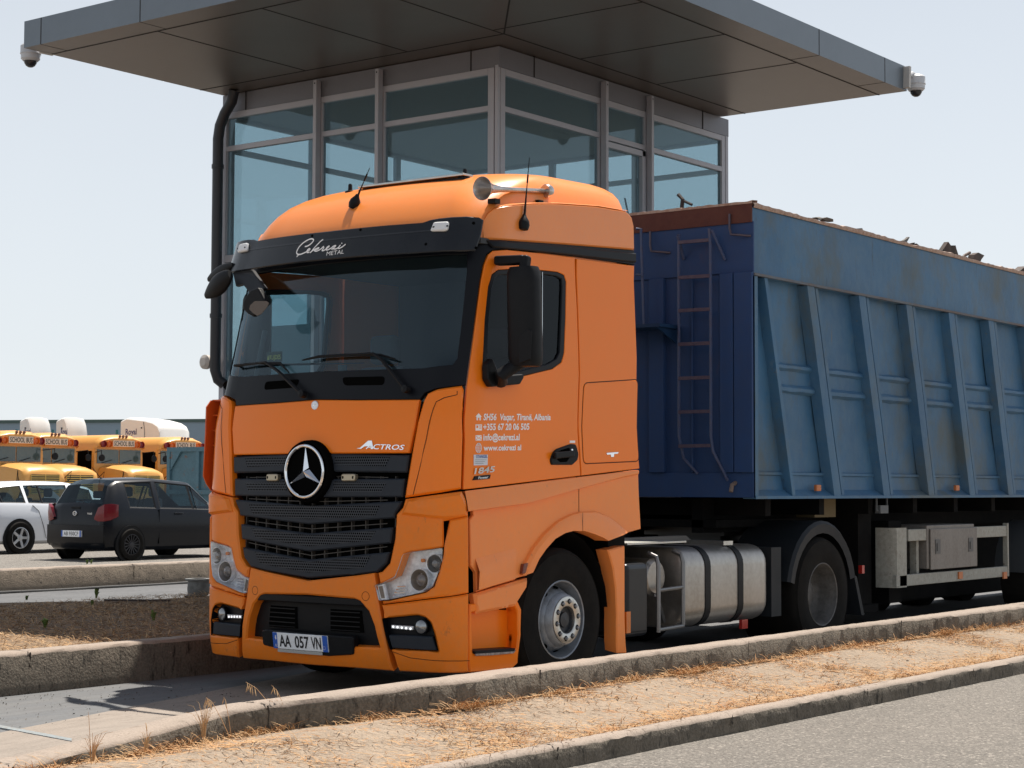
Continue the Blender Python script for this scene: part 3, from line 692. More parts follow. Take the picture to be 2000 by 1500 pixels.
# emblem
ez = zc(921); ey = base(0, ez).y-.05; E0 = Vector((0, ey, ez)); R0 = .188
EM = MB(); EM.lathe([(0,.004),(.205,.004),(.212,.016),(.222,.012),(.229,-.004)], E0, (0,-1,0), 48); EM.lathe([(.229,-.004),(.235,-.09)], E0, (0,-1,0), 48)
em = T(EM, 'emblem_disc', [HOLE], grille)
EM = MB(); ring = [(E0.x+R0*math.sin(t*math.pi/32), E0.y-.022, E0.z+R0*math.cos(t*math.pi/32)) for t in range(65)]
EM.tube(ring, .0125, 10, caps=False)
for k in range(3):
    a = math.radians(120*k); d = Vector((math.sin(a),0,math.cos(a))); n = Vector((math.cos(a),0,-math.sin(a))); Y_ = Vector((0,-.022,0)); b0 = E0+Vector((0,-.012,0))
    tip = b0+d*(R0-.008); c1 = b0+d*.022*0+ (d*.030+n*.030*1.2)*.9; c2 = b0+(d*.030-n*.030*1.2)*.9; ctr = b0+Vector((0,-.026,0))
    EM.add([tip+Vector((0,-.002,0)), c1, ctr, c2], [(0,1,2),(0,2,3)])
T(EM, 'star_emblem', CHR, em, ang=10)
# small round badge on the bonnet
s0, z0 = 0., zc(793)
BG = MB(); c_ = mp(0, z0, .013); BG.lathe([(.034,0),(.034,.006),(.030,.009),(0,.009)], c_, (0,-1,.0), 24); o = T(BG, 'round_badge', mat('badge_silver', (.72,.74,.78), .3, .6), bonnet)
BG = MB()
for k in range(3):
    a = math.radians(120*k); d = Vector((math.sin(a),0,math.cos(a))); n = Vector((math.cos(a),0,-math.sin(a))); q = c_+Vector((0,-.0105,0)); BG.add([q+d*.024, q+n*.005, q-n*.005],[(0,1,2)])
T(BG, 'badge_star', CHR, o)
# ---- bumper and headlamp surrounds
hl = [(790,1083),(800,1079),(865,1070),(864,1088),(857,1118),(847,1145),(831,1156),(760,1171.5),(744,1172.6),(737,1142),(752,1138),(775,1126),(784,1103)]
hl_s = FF(hl); HLP = smooth_poly(hl_s, .015)
fog = [(751,1207),(800,1202.5),(819,1201),(834,1205),(844,1216),(851,1240),(858,1272),(766,1267),(758,1240)]
FGP = smooth_poly(FF(fog), .012)
ink = [F(600,1161), F(696,1169), F(707,1174), F(724,1193), F(735,1222), F(746,1264)]
inb = [(0., zc(1161))]+ink[1:]+[(.40, F(690,1262)[1]), (0., F(690,1262)[1])]
INP = sym(inb)
gl_low = [(0., zc(976)), F(787,975), F(783,990), F(773,1003), F(770,1050), F(759,1100), F(740,1116), (0., zc(1132))]
flipP = lambda P: [(-s, z) for s, z in P]
bo = [(0., zc(976)), F(788,974), F(903,959), F(912,975), F(916,1012), F(917,1100), F(917,1200), F(917,1312), F(790,1311), F(700,1303), (0., F(600,1297)[1])]
# two rings: side carriers (upper) and the bumper below, split at the seam
bumper_half = [(0., zc(1135)), F(739,1119), F(741,1142), F(745,1174), F(760,1181)]
# central bumper
cb = [(0., zc(1134)), F(700,1124), F(734,1119), F(739,1150), F(743,1180), F(755,1240), F(772,1308), F(700,1302), (0., F(600,1295)[1])]
A = sheet(sym(cb), mp, .03, .09, [INP], .08, .012)
seamA = A
for sg in (1,-1):
    c0 = F(719,1164); C8 = [(sg*(c0[0]+.032*math.cos(t*math.pi/12)), c0[1]+.032*math.sin(t*math.pi/12)) for t in range(25)]; strip(C8, mp, .0315, .003, A, 1)
bumper = T(A, 'bumper', [ORD, SEAM])
def lip():
    A = panel([(756,1290),(772,1309),(700,1303),(640,1297),(640,1284),(700,1288)], .045, .05); return A
def side_carrier():
    "orange surround of the headlamp"
    A = panel([(790,975),(903,960),(910,972),(915,985),(916,1010),(880,1016),(866,1018),(867,1060),(866,1069),(800,1078),(790,1082),(783,1103),(774,1125),(752,1137),(741,1140),(737,1119),(745,1117),(760,1100),(770,1052),(773,1005),(785,992)], .02, .07, (), .012, .06)
    return A
both(side_carrier, 'headlamp_surround', ORD)
def wing():
    A = panel([(880,1016),(916,1008),(917,1158),(746,1180),(745,1174),(760,1173),(831,1157.5),(848,1146),(858,1118),(866,1088),(868,1065)], .034, .06, (), .012, .06); return A
both(wing, 'headlamp_wing', ORD)
def corner():
    A = panel([(744,1182),(917,1160),(917,1260),(917,1312),(860,1313),(778,1309),(758,1240)], .03, .09, [FGP], .012, .06)
    seam([(917,1290),(860,1290),(800,1284),(766,1272)], .0318, .004, A, 1); return A
co = both(corner, 'bumper_corner', [ORD, SEAM])
def ledge(): # raised ridge over the headlamp area
    return panel([(792,977),(903,961),(914,985),(915,1008),(870,1014),(780,1005)], .045, .03, (), .02, .05)
both(ledge, 'surround_ridge', ORD)
# lower intake
A = MB(); sheet(INP, mp, -.05, .02, (), .12, 0, A)
ik = T(A, 'lower_intake', BLK, bumper)
A = MB(); 
sheet([(-.62,zc(1163)),(.62,zc(1163)),(.66,zc(1178)),(-.66,zc(1178))], mp, .022, .06, (), .1, .008, A); T(A, 'intake_lip', BLK, bumper)
for sg in (1,-1):
    A = MB(); a0, a1 = .17, .46
    sheet([(sg*a0,zc(1188)),(sg*a1,zc(1188)),(sg*(a1+.02),zc(1232)),(sg*a0,zc(1232))], mp, -.045, .01, (), .1, 0, A)
    o = T(A, 'intake_grid', HOLE, bumper); A = MB()
    for k in range(5): strip([(sg*a0, zc(1192+k*9)), (sg*a1, zc(1192+k*9))], mp, -.025, .008, A, 0)
    T(A, 'intake_louvres', BLK, bumper)
# number plate holder + plate
PLo = .055; hol = [(512,1230),(520,1228),(690,1243),(690,1277),(640,1280),(530,1262),(514,1258)]
A = MB(); sheet(smooth_poly(FF(hol, .04), .02), mp, .045, .06, (), .08, .008, A); ph_ = T(A, 'plate_holder', BLK, bumper)
pc = [F(532.5,1233,PLo), F(638,1243,PLo), F(638,1271,PLo), F(533.5,1261,PLo)]
cxp = (pc[0][0]+pc[1][0])/2; czp = (pc[0][1]+pc[1][1]+pc[2][1]+pc[3][1])/4; pw = (pc[1][0]-pc[0][0]); phh = .118
def rect(cx, cz, w, h): return [(cx-w/2,cz-h/2),(cx+w/2,cz-h/2),(cx+w/2,cz+h/2),(cx-w/2,cz+h/2)]
A = MB(); sheet(rect(cxp,czp,pw,phh), mp, PLo, .01, (), .1, .002, A, 0)
PLW = mat('plate_white', (.88,.90,.92), .35); PLB = mat('plate_blue', (.02,.11,.50), .4); PLK = mat('plate_black', (.01,.01,.012), .4)
plate = T(A, 'number_plate', PLW, bumper)
A = MB(); bw = pw*.085
for sx in (-1,1): sheet(rect(cxp+sx*(pw-bw)/2,czp,bw,phh), mp, PLo+.001, .001, (), .1, 0, A)
T(A, 'plate_bands', PLB, plate)
A = MB(); sheet(rect(cxp-.01,czp-phh/2-.014,pw*.82,.022), mp, PLo, .006, (), .1, 0, A); T(A, 'plate_strip', mat('strip_grey', (.45,.45,.42), .5), plate)
def _caph():
    c = bpy.data.curves.new('t', 'FONT'); c.body = 'H'; c.size = 1; o = bpy.data.objects.new('t', c); col.objects.link(o); bpy.context.view_layer.update()
    me = bpy.data.meshes.new_from_object(o.evaluated_get(bpy.context.evaluated_depsgraph_get())); bpy.data.objects.remove(o); h = max(v.co.y for v in me.vertices); bpy.data.meshes.remove(me); return h
CAPH = _caph()
def text(body, p0, p1, h, m, par, mpf, off, name='lettering', shear=0, bold=0, TT=None, ext=.0008):
    "text laid in parameter space from p0 to p1 (baseline), cap height h, and mapped onto the surface"
    c = bpy.data.curves.new('t', 'FONT'); c.body = body; c.size = 1; c.offset = bold; c.resolution_u = 3
    o = bpy.data.objects.new('t', c); col.objects.link(o); bpy.context.view_layer.update()
    me = bpy.data.meshes.new_from_object(o.evaluated_get(bpy.context.evaluated_depsgraph_get())); bpy.data.objects.remove(o)
    xs = [v.co.x for v in me.vertices]; x0, x1 = min(xs), max(xs); w = math.hypot(p1[0]-p0[0], p1[1]-p0[1]); kx = w/(x1-x0); ky = h/CAPH
    ux, uy = (p1[0]-p0[0])/w, (p1[1]-p0[1])/w; mb = MB()
    pts = []
    for v in me.vertices:
        a = (v.co.x-x0)*kx+v.co.y*ky*shear; b = v.co.y*ky
        pts.append(mpf(p0[0]+a*ux-b*uy, p0[1]+a*uy+b*abs(ux), off))
    mb.add(pts, [tuple(p.vertices) for p in me.polygons]); bpy.data.meshes.remove(me)
    return (TT or T)(mb, name, m, par, ang=0)
text('AA', (cxp-.205,czp-.040), (cxp-.085,czp-.040), .082, PLK, plate, mp, PLo+.0022, bold=.02)
text('057', (cxp-.045,czp-.040), (cxp+.095,czp-.040), .082, PLK, plate, mp, PLo+.0022, bold=.02)
text('VN', (cxp+.118,czp-.040), (cxp+.213,czp-.040), .082, PLK, plate, mp, PLo+.0022, bold=.02)
text('AL', (cxp-.253,czp-.046), (cxp-.228,czp-.046), .022, WHITE, plate, mp, PLo+.0022)
A = MB()
for t in range(12): a = t*math.pi/6; sheet(rect(cxp+.240+.012*math.cos(a), czp-.03+.012*math.sin(a), .003,.003), mp, PLo+.0022, .0005, (), .1, 0, A)
for a, b in (((-.247,.035),(-.235,.012)),((-.235,.035),(-.247,.012)),((-.241,.04),(-.241,.005)),((-.25,.02),(-.232,.02))): strip([(cxp+a[0],czp+a[1]),(cxp+b[0],czp+b[1])], mp, PLo+.0022, .004, A, 0)
sheet(rect(cxp-.066,czp,.007,.009), mp, PLo+.0022, .0005, (), .1, 0, A)
T(A, 'plate_marks', WHITE, plate)
# ---- headlamps
def circ(s, z, r, n=20): return [(s+r*math.cos(2*math.pi*t/n), z+r*math.sin(2*math.pi*t/n)) for t in range(n)]
def headlamp(sg):
    P = HLP if sg > 0 else flipP(HLP)
    A = MB(); sheet(P, mp, -.055, .01, (), .08, 0, A); 
    for i in range(len(P)):                   # chrome side walls of the lamp bowl
        a, b = P[i], P[(i+1)%len(P)]; A.add([mp(a[0],a[1],.028), mp(b[0],b[1],.028), mp(b[0],b[1],-.056), mp(a[0],a[1],-.056)], [(0,1,2,3)])
    h = T(A, 'headlamp', LENS)
    for (u, v, r, nm) in ((818,1133,.075,'low_beam'),(848,1101,.062,'high_beam')):
        s, z = F(u, v); c = mp(s*sg, z, 0); nrm = (mp(s*sg, z, .02)-c).normalized(); nrm = (nrm*.6+Vector((0,-1,0))).normalized(); c = c-nrm*.035
        B = MB(); B.lathe([(r,.03),(r+.006,.034),(r+.006,-.03)], c, nrm, 28); B.lathe([(r,.03),(r*.82,.0),(r*.62,-.02),(r*.6,-.012)], c, nrm, 28, 1); B.lathe([(r*.6,-.012),(r*.56,.012),(r*.35,.028),(0,.034)], c, nrm, 28, 2)
        T(B, nm, [LENS, mat('bowl_grey', (.25,.25,.26), .3, .8), mat('projector_glass', (.10,.10,.11), .05, .2, .8, .8)], h)
    B = MB(); s, z = F(779,1156)
    for k in range(4):
        zz = z-.03+k*.021; B.tube([mp(sg*(s-.065+k*.012), zz, -.028), mp(sg*(s+.035), zz+.004, -.035)], .006, 6)
    T(B, 'reflector_ribs', CHR, h)
    B = MB(); Q = FF([(738,1143),(751,1140),(757,1171),(745,1172)]); Q = Q if sg > 0 else flipP(Q); sheet(Q, mp, .012, .03, (), .05, .004, B, 0)
    Q2 = inset(Q, .012); sheet(Q2, mp, .0145, .004, (), .05, 0, B, 1); T(B, 'corner_lamp', [LENS, mat('smoked_lens', (.16,.15,.15), .15, .3)], h)
    B = MB(); c = F(822,1095); B.lathe([(0,0),(.014,0),(.014,.02),(0,.02)], mp(c[0]*sg,c[1],-.045), (0,-1,0), 12); T(B, 'marker_bulb', AMB, h)
    B = MB(); sheet(P, mp, .022, .005, (), .05, .0, B); T(B, 'lens_cover', CLR, h, ang=60)
    return h
headlamp(1); headlamp(-1)
# ---- fog lamps
def foglamp(sg):
    P = FGP if sg > 0 else flipP(FGP)
    A = MB(); sheet(P, mp, -.03, .01, (), .08, 0, A)
    for i in range(len(P)):
        a, b = P[i], P[(i+1)%len(P)]; A.add([mp(a[0],a[1],.03), mp(b[0],b[1],.03), mp(b[0],b[1],-.031), mp(a[0],a[1],-.031)], [(0,1,2,3)])
    h = T(A, 'fog_lamp_recess', CAR_BLK)
    lo = FF([(761,1240),(846,1243),(855,1270),(768,1265)]); lo = lo if sg > 0 else flipP(lo); B = MB(); sheet(lo, mp, .018, .04, (), .06, .006, B); T(B, 'recess_plate', PLA, h)
    B = MB(); c = F(823,1224); cc = mp(c[0]*sg, c[1], -.005); nn = (mp(c[0]*sg,c[1],.02)-mp(c[0]*sg,c[1],0)).normalized()
    B.lathe([(.052,-.02),(.056,.012),(.048,.016)], cc, nn, 24, 0); B.lathe([(.048,.012),(.03,.024),(0,.028)], cc, nn, 24, 1); T(B, 'fog_lamp', [CAR_BLK, mat('fog_glass', (.32,.33,.34), .12, .7)], h)
    B = MB(); a, b = F(764,1224), F(806,1229)
    Q = [(a[0],a[1]-.012),(b[0],b[1]-.006),(b[0]+.008,b[1]+.02),(a[0],a[1]+.012)]; Q = Q if sg > 0 else flipP(Q); sheet(Q, mp, .0, .03, (), .05, .003, B); h2 = T(B, 'running_light', LENS, h)
    for k in range(5):
        t = (k+.5)/5; s = a[0]+(b[0]-a[0])*t; z = a[1]+(b[1]-a[1])*t+.002; B = MB(); sheet(circ(s*sg, z, .0085, 8), mp, .002, .002, (), .05, 0, B); T(B, 'led', LEDM, h)
foglamp(1); foglamp(-1)
# ---- lower side fairing and wheel arch
def arch():
    o = [(906,960),(1125,931),(1133,931),(1247,918),(1252,1033),(1227,1040),(1205,1049),(1182,1056),(1175,1050),(1155,1043),(1131,1036.5),(1112,1036),(1095,1041),(1076,1053),(1058,1072),(1045,1092),(1036,1115),(1030,1124),(1017,1127),(931,1156),(930,1118),(920,1104),(918,1015),(925,1006),(924,988)]
    A = panel(o, -.012, .03, (), .006, .07)
    seam([(1126,931),(1131,950),(1131,1034)], -.010, .006, A, 1)
    return A
ar = both(arch, 'side_fairing', [ORM, SEAM])
def upper_roll():   # rounded roll below the door with a sharp lower edge
    A = MB(); rows = []
    for i in range(13):
        t = i/12; u = 908+(1247-908)*t; vt = 959-(959-918)*t; vb = 989-(989-948)*t if u < 1130 else None
        p = F(u, vt); s = p[0]; zt_ = p[1]; fade = max(0, 1-max(0, t-.35)/.6); h = .11*fade+.03
        rows.append([mp(s, zt_, .002), mp(s, zt_-h*.3, .002+.010*fade+.003), mp(s, zt_-h*.7, .002+.028*fade+.004), mp(s, zt_-h, .004+.040*fade), mp(s, zt_-h-.01, -.012)])
    A.grid(rows); 
    return A
both(upper_roll, 'fairing_roll', ORM, ang=25)
def lower_roll():
    A = MB(); rows = []
    for i in range(9):
        t = i/8; u = 931+(1010-931)*t; p = F(u, 1116-(1116-1095)*t); s, z = p; fade = (1-t)**.7
        rows.append([mp(s, z+.09, -.012), mp(s, z+.05, -.006+.012*fade), mp(s, z+.0, -.008+.036*fade), mp(s, z-.13*(1-.0*t), -.010+.030*fade), mp(s, z-.145, -.03)])
    A.grid(rows); return A
both(lower_roll, 'fairing_roll', ORM, ang=25)
def archlip():
    A = MB(); outer = FF([(1018,1124),(1025,1098),(1040,1070),(1062,1042),(1090,1017),(1115,1004),(1133,999),(1165,998),(1190,1008),(1212,1025),(1227,1039)]); inner = FF([(1034,1118),(1037,1112),(1046,1092),(1060,1072),(1078,1052),(1097,1041),(1114,1036.5),(1136,1037),(1155,1043),(1172,1050),(1182,1056)])
    rows = []
    for a, b in zip(outer, inner):
        m1 = (a[0]*.65+b[0]*.35, a[1]*.65+b[1]*.35)
        rows.append([mp(a[0],a[1],-.013), mp(a[0]*.93+b[0]*.07,a[1]*.93+b[1]*.07,.012), mp(m1[0],m1[1],.030), mp(b[0],b[1],.034), mp(b[0],b[1],.022), mp(b[0],b[1],-.10)])
    A.grid(rows); q = FF([(1131,1001),(1131,1037)]); strip(q, mp, .0345, .005, A, 1); return A
both(archlip, 'arch_lip', [ORM, SEAM], ang=30)
def refl(): return panel([(1024,1102),(1041,1096),(1039,1112),(1035,1119),(1021,1121)], .02, .03, (), .004, .05)
both(refl, 'side_reflector', mat('dark_reflector', (.16,.035,.02), .25, 0, .5, .4))
def lowstep():
    A = panel([(928,1160),(1033,1129),(1031,1149),(1009,1184),(933,1199)], .006, .06, (), .02, .05); return A
both(lowstep, 'step_cover', ORM)
def stepbox():
    A = MB(); P = FF([(919,1180),(1012,1172),(1020,1190),(1019,1240),(1013,1296),(1000,1308),(919,1314)])
    Hh = FF([(923,1196),(1004,1178),(1012,1195),(1013,1240),(1011,1266),(925,1276)]); sheet(P, mp, -.005, .08, [Hh], .06, .008, A)
    sheet(Hh, mp, -.10, .02, (), .1, 0, A)
    for i in range(len(Hh)):
        a, b = Hh[i], Hh[(i+1)%len(Hh)]; A.add([mp(a[0],a[1],-.06), mp(b[0],b[1],-.06), mp(b[0],b[1],-.102), mp(a[0],a[1],-.102)], [(0,1,2,3)])
    return A
sb_ = both(stepbox, 'entry_step', ORG)
both(lambda: panel([(925,1271),(1008,1266),(1004,1274),(930,1278)], .012, .16, (), .006, .05), 'step_tread', BLK)
both(lambda: sheet(circ(*F(931,1243), .016), mp, -.096, .002, (), .1, 0), 'fixing_hole', HOLE)
both(lambda: panel([(929,1277),(1006,1272),(1008,1269),(1004,1276),(960,1280),(930,1281)], .016, .01, (), .002, .05), 'scuffed_edge', mat('bare_scuff', (.42,.38,.36), .5, .3, noise=(40,.7,(.15,.09,.06))))
def mudstrip():
    return panel([(1188,1074),(1221,1066),(1225,1276),(1206,1276),(1205,1200),(1203,1150),(1198,1110)], .0, .12, (), .01, .06)
both(mudstrip, 'mudguard_panel', ORM)
# cab floor plus dark blocks added so that the underside reads black
IN = MB(); IN.box(-1.0,1.0,.34,.85,.36,1.25); IN.box(-1.15,1.15,2.2,2.44,.95,1.6); IN.box(-.8,.8,.85,2.3,.55,1.3); IN.box(-1.18,1.18,.7,2.44,1.22,1.32)
T(IN, 'cab_floor_and_dark_fill', BLKM)
WA = MB(); rows = []
for k in range(13):
    a = math.pi*(k/12)*.94+.06; rows.append([(x, 1.44+.66*math.cos(a), .56+.66*math.sin(a)) for x in (.7, 1.0, 1.215)])
WA.grid(rows); both(lambda: WA, 'wheel_arch_liner', BLKM)
# ---- roof
def ring(z, W_, y0, c, yr, bow=.12, n=14):
    pts = []
    sf = W_-c
    for i in range(9): x = sf*i/8; pts.append((x, y0+bow*(x/W_)**2, z))
    yb = y0+bow*(sf/W_)**2
    for i in range(1, n+1): a = math.pi/2*i/n; pts.append((sf+c*math.sin(a), yb+c*(1-math.cos(a)), z))
    for i in range(1, 9): pts.append((W_-(.03 if i == 8 else 0), yb+c+(yr-yb-c)*i/8, z+.0))
    for i in range(1, 5): pts.append(((W_-.03)*(1-i/4), yr, z))
    return [Vector(p) for p in pts]
RL = [(3.30,1.195,.33,.25,2.46),(3.45,1.19,.355,.27,2.46),(3.55,1.185,.41,.29,2.46),(3.64,1.175,.47,.32,2.46),(3.72,1.16,.545,.35,2.46),(3.79,1.14,.63,.39,2.455),(3.85,1.11,.74,.42,2.45),(3.90,1.07,.87,.45,2.43),(3.94,1.01,1.02,.47,2.40),(3.97,.93,1.20,.47,2.35),(3.99,.81,1.38,.44,2.28),(4.0,.6,1.6,.35,2.18)]
rows = [ring(*r) for r in RL]
def tilt(p):  # the roof rises towards the rear
    k = (p.y-.9)*.028 if p.y > .9 else 0
    return Vector((p.x, p.y, p.z+k*min(1,(p.z-3.3)/.5)-.018*min(1,(p.z-3.3)/.3)))
A = MB(); rows = [[tilt(p) for p in r] for r in rows]; A.grid(rows); top = rows[-1]; A.add(top, [tuple(range(len(top)))]); A.mirror()
roof = T(A, 'roof', ORR, ang=50, weld=True)
fair_px = [(942,468),(940,446),(944,428),(951,417),(962,408),(978,402.5),(1000,399.5),(1040,397),(1090,397),(1165,402),(1224,412),(1235,424),(1239,441),(1240,488),(1100,477)]
def rfair():
    A = panel(fair_px, .016, .10, (), .012, .07); return A
both(rfair, 'roof_side_fairing', ORR)
def rlip():
    A = MB(); L = FF([(944,428),(951,417),(962,408),(978,402.5),(1000,399.5),(1040,397),(1090,397),(1165,402),(1224,412)]); L = [(p[0], p[1]) for p in L]
    rows = [[mp(s, z-.002, .014), mp(s, z+.005, .0), mp(s, z+.012, -.05), mp(s, z+.006, -.12)] for s, z in L]; A.grid(rows); return A
both(rlip, 'roof_lip', ORR, ang=60)
SHT = MB(); SHT.box(-.38,.38,1.0,1.75,3.955,3.985); SHT.xf(Matrix.Translation((0,0,.0)))
A = MB(); A.tube([(.05,.62,3.83-.02),(-.0,.95,3.97),(0,1.2,4.01)], .0, 6) if False else None
# roof bar running across (silver) with two black clips
p1, p2 = PY(708,367,.90), PY(915,342,.90)
A = MB(); A.bar(p1, p2, .12, .02); A.bar(p1+Vector((0,0,-.03)), p2+Vector((0,0,-.03)), .10, .02, 1); bar_ = T(A, 'roof_bar', [CHD, BLK], bevel=.006)
for (u, v) in ((684,369),(908,340)):
    p = PY(u, v, .90); A = MB(); A.lathe([(.045,-.02),(.04,.0),(.018,.008),(.016,.05),(.011,.06),(0,.06)], p+Vector((0,0,-.02)), (0,0,1), 12); T(A, 'roof_clip', BLK)
def antenna(bu, bv, tu, tv, x=None, y=None, nm='antenna'):
    b = PX(bu,bv,x) if x is not None else PY(bu,bv,y); t = PX(tu,tv,x) if x is not None else PY(tu,tv,y)
    A = MB(); d = (t-b).normalized(); A.lathe([(0,-.05),(.036,-.045),(.045,-.01),(.040,.02),(.02,.05),(.012,.07),(0,.07)], b, (d+Vector((0,0,.2))).normalized(), 14)
    A.tube([b+d*.03, b+(t-b)*.35, b+(t-b)*.55, t], [.011,.007,.004,.003], 7); A.lathe([(.007,0),(.007,.06)], b+(t-b)*.62, d, 7); return T(A, nm, BLK)
antenna(1023,437,1034,308, x=1.245)
antenna(693,396,722,328, y=.53)
# air horn lying lengthways on the left roof shoulder
hb = PX(942,368,1.16); he = PX(1064,373,1.16); ax = (hb-he).normalized()
A = MB(); L_ = (hb-he).length
A.lathe([(.006,.0),(.018,.02),(.018,L_*.55),(.024,L_*.72),(.036,L_*.86),(.062,L_*.95),(.088,L_),(.085,L_+.004),(.058,L_*.95),(.02,L_*.8),(0,L_*.78)], he, ax, 24)
A.lathe([(0,-.06),(.046,-.06),(.052,-.045),(.052,-.01),(.046,0),(0,0)], he, ax, 24)
horn = T(A, 'air_horn', mat('horn_chrome', (.55,.52,.50), .25, .9, noise=(20,.5,(.4,.34,.3))))
for t in (.12,.82):
    p = he+(hb-he)*t; A = MB(); A.bar(p, p+Vector((.0,0,-.085)), .03, .03); A.box(p.x-.035,p.x+.035,p.y-.03,p.y+.03,p.z-.11,p.z-.075); T(A, 'horn_bracket', BLK, horn)
# ---- visor
vis_top = [(640,462),(700,455.5),(760,450),(815,446.5),(828,441.5),(858,437),(911,432.5),(936,433.5),(945,438.5)]
vis_bot = [(940,470),(932,494),(928,497.5),(908,499.5),(800,504.5),(700,510),(640,515)]
VO = .17
vt_ = FF(vis_top, VO); vb_ = FF(vis_bot, VO)
half = [(0., vt_[0][1]-.0)]+vt_[1:]+vb_[:-1]+[(0., vb_[-1][1]+.0)]
A = sheet(sym(half), lambda s, z, o: mp(s*1.0, z, o+VO-.17), VO, .014, (), .08, .006)
visor = T(A, 'sun_visor', VIS)
A = MB()                                      # crease along the visor, its sheen painted as a lighter strip
strip([(s/10, vt_[2][1]-.075) for s in range(-10,11)], mp, VO+.002, .012, A, 0); T(A, 'visor_crease_sheen', mat('visor_sheen', (.022,.024,.028), .3), visor)
for s_ in (-.62, 0., .62):
    A = MB(); z_ = vt_[2][1]-.08; A.bar(mp(s_, z_, .0), mp(s_, z_+.02, VO-.016), .05, .09); T(A, 'visor_bracket', BLK, visor)
for (u, v) in ((610,466),(700,455),(1000,0),(925,443),(822,486),(930,490)):
    if u < 999:
        s, z = F(u, v+5, VO); A = MB()
        A.lathe([(0,.006),(.008,.006),(.012,.0)], mp(s, z, VO), (mp(s,z,VO+.02)-mp(s,z,VO)).normalized(), 10); T(A, 'visor_screw', HOLE, visor)
for sg in (1,-1):
    P = smooth_poly(FF([(841,466),(848,449),(877,448),(875,463),(868,466)], VO), .012); P = P if sg > 0 else flipP(P)
    A = MB(); sheet(P, mp, VO+.022, .022, (), .04, .008, A); o = T(A, 'visor_lamp', mat('marker_white', (.80,.80,.80), .3), visor)
    A = MB(); cx_ = sum(p[0] for p in P)/len(P); cz_ = sum(p[1] for p in P)/len(P)
    for e in (-.035,.035): sheet(circ(cx_+e, cz_, .006, 8), mp, VO+.024, .001, (), .1, 0, A)
    T(A, 'lamp_screws', HOLE, o)
# hand-drawn script lettering on the visor (traced strokes)
def q2(pts): return [(570+x*.065, 460+y*.065) for x, y in pts]
strokes = [
 [(400,490),(430,495),(500,470),(580,410),(640,340),(660,290),(620,262),(560,265),(470,305),(370,370),(270,460),(200,560),(160,650),(165,710),(210,735),(280,730),(370,690),(450,650),(520,610),(550,575),(540,558),(500,570),(460,620),(450,665),(480,680),(530,660)],
 [(225,735),(195,770),(160,805)],
 [(930,285),(860,330),(760,440),(660,550),(600,630),(545,690)],
 [(545,690),(620,620),(700,570),(780,535),(810,530),(800,560),(720,590),(660,600),(690,635),(750,635),(820,600),(900,540),(950,480),(935,505),(950,530),(930,570),(890,610),(910,630),(960,610)],
 [(960,610),(1020,570),(1080,520),(1110,490),(1090,485),(1050,510),(1010,560),(1010,600),(1050,605),(1120,570),(1180,530)],
 [(1180,530),(1220,490),(1300,465),(1280,500),(1200,560),(1160,585),(1220,565),(1280,580),(1330,560),(1390,510)],
 [(1430,455),(1390,500),(1360,550),(1380,565),(1430,545),(1500,500),(1575,435)],
 [(1455,415),(1480,395)]]
A = MB()
def chaikin(P, k=2):
    for _ in range(k):
        Q = [P[0]]
        for a, b in zip(P, P[1:]): Q += [(a[0]*.75+b[0]*.25, a[1]*.75+b[1]*.25), (a[0]*.25+b[0]*.75, a[1]*.25+b[1]*.75)]
        P = Q+[P[-1]]
    return P
for i, st in enumerate(strokes): strip(FF(chaikin(q2(st)), VO+.003), mp, VO+.003+.0003*i, .0095 if i else .0105, A, 0, step=.02)
T(A, 'script_lettering', WHITE, visor, ang=0)
a, b = F(636.5,510.3,VO), F(669,506.5,VO); text('METAL', a, b, .031, WHITE, visor, mp, VO+.003)
# ---- door and bonnet lettering
TX = WHITE; o_ = .0085
for (body, u0, v0, u1, v1, h) in (('SH56  Vaqar, Tiranë, Albania',942,820.5,1073.5,820.5,.046),('+355 67 20 06 505',942,840,1032,839,.046),('info@cekrezi.al',942,860,1013,859.5,.046),('www.cekrezi al',942.5,880,1016,879,.040)):
    text(body, F(u0,v0), F(u1,v1), h*.96, TX, dr, mp, o_, bold=.03)
def icon(polys, lines=(), w=.005, dark=()):
    A = MB()
    for P in polys: sheet(FF(P), mp, o_, .0006, (), .1, 0, A, 0)
    for P in dark: sheet(FF(P), mp, o_+.0006, .0006, (), .1, 0, A, 1)
    for P in lines: strip(FF(P), mp, o_+.0008, w, A, 1)
    T(A, 'icon', [TX, ORG], dr, ang=0)
icon([[(927,814),(933,807),(939,814),(937.3,814),(937.3,821),(934.7,821),(934.7,816),(931.8,816),(931.8,821),(929,821),(929,814)]])
icon([[(927,829),(939.5,829),(939.5,841),(927,841)]], [[(934,831.5),(938,831.5)],[(934,834),(938,834)],[(934,836.5),(938,836.5)]], .004, [[(928.5,831),(932,831),(932,836),(928.5,836)]])
icon([[(927,850),(939,850),(939,860.5),(927,860.5)]], [[(927.5,851),(933,856.5),(938.5,851)],[(927.5,859.5),(931,856)],[(938.5,859.5),(935,856)]], .004)
cc = F(933,875); A = MB(); 
ringp = [(cc[0]+.033*math.cos(t*math.pi/12), cc[1]+.033*math.sin(t*math.pi/12)) for t in range(25)]; strip(ringp, mp, o_, .006, A, 0)
strip([(cc[0]+.016*math.cos(t*math.pi/12), cc[1]+.033*math.sin(t*math.pi/12)) for t in range(25)], mp, o_, .004, A, 0)
for e in (-.015,0,.015): strip([(cc[0]-.03,cc[1]+e),(cc[0]+.03,cc[1]+e)], mp, o_, .004, A, 0)
strip([(cc[0],cc[1]-.033),(cc[0],cc[1]+.033)], mp, o_, .004, A, 0); T(A, 'icon', TX, dr, ang=0)
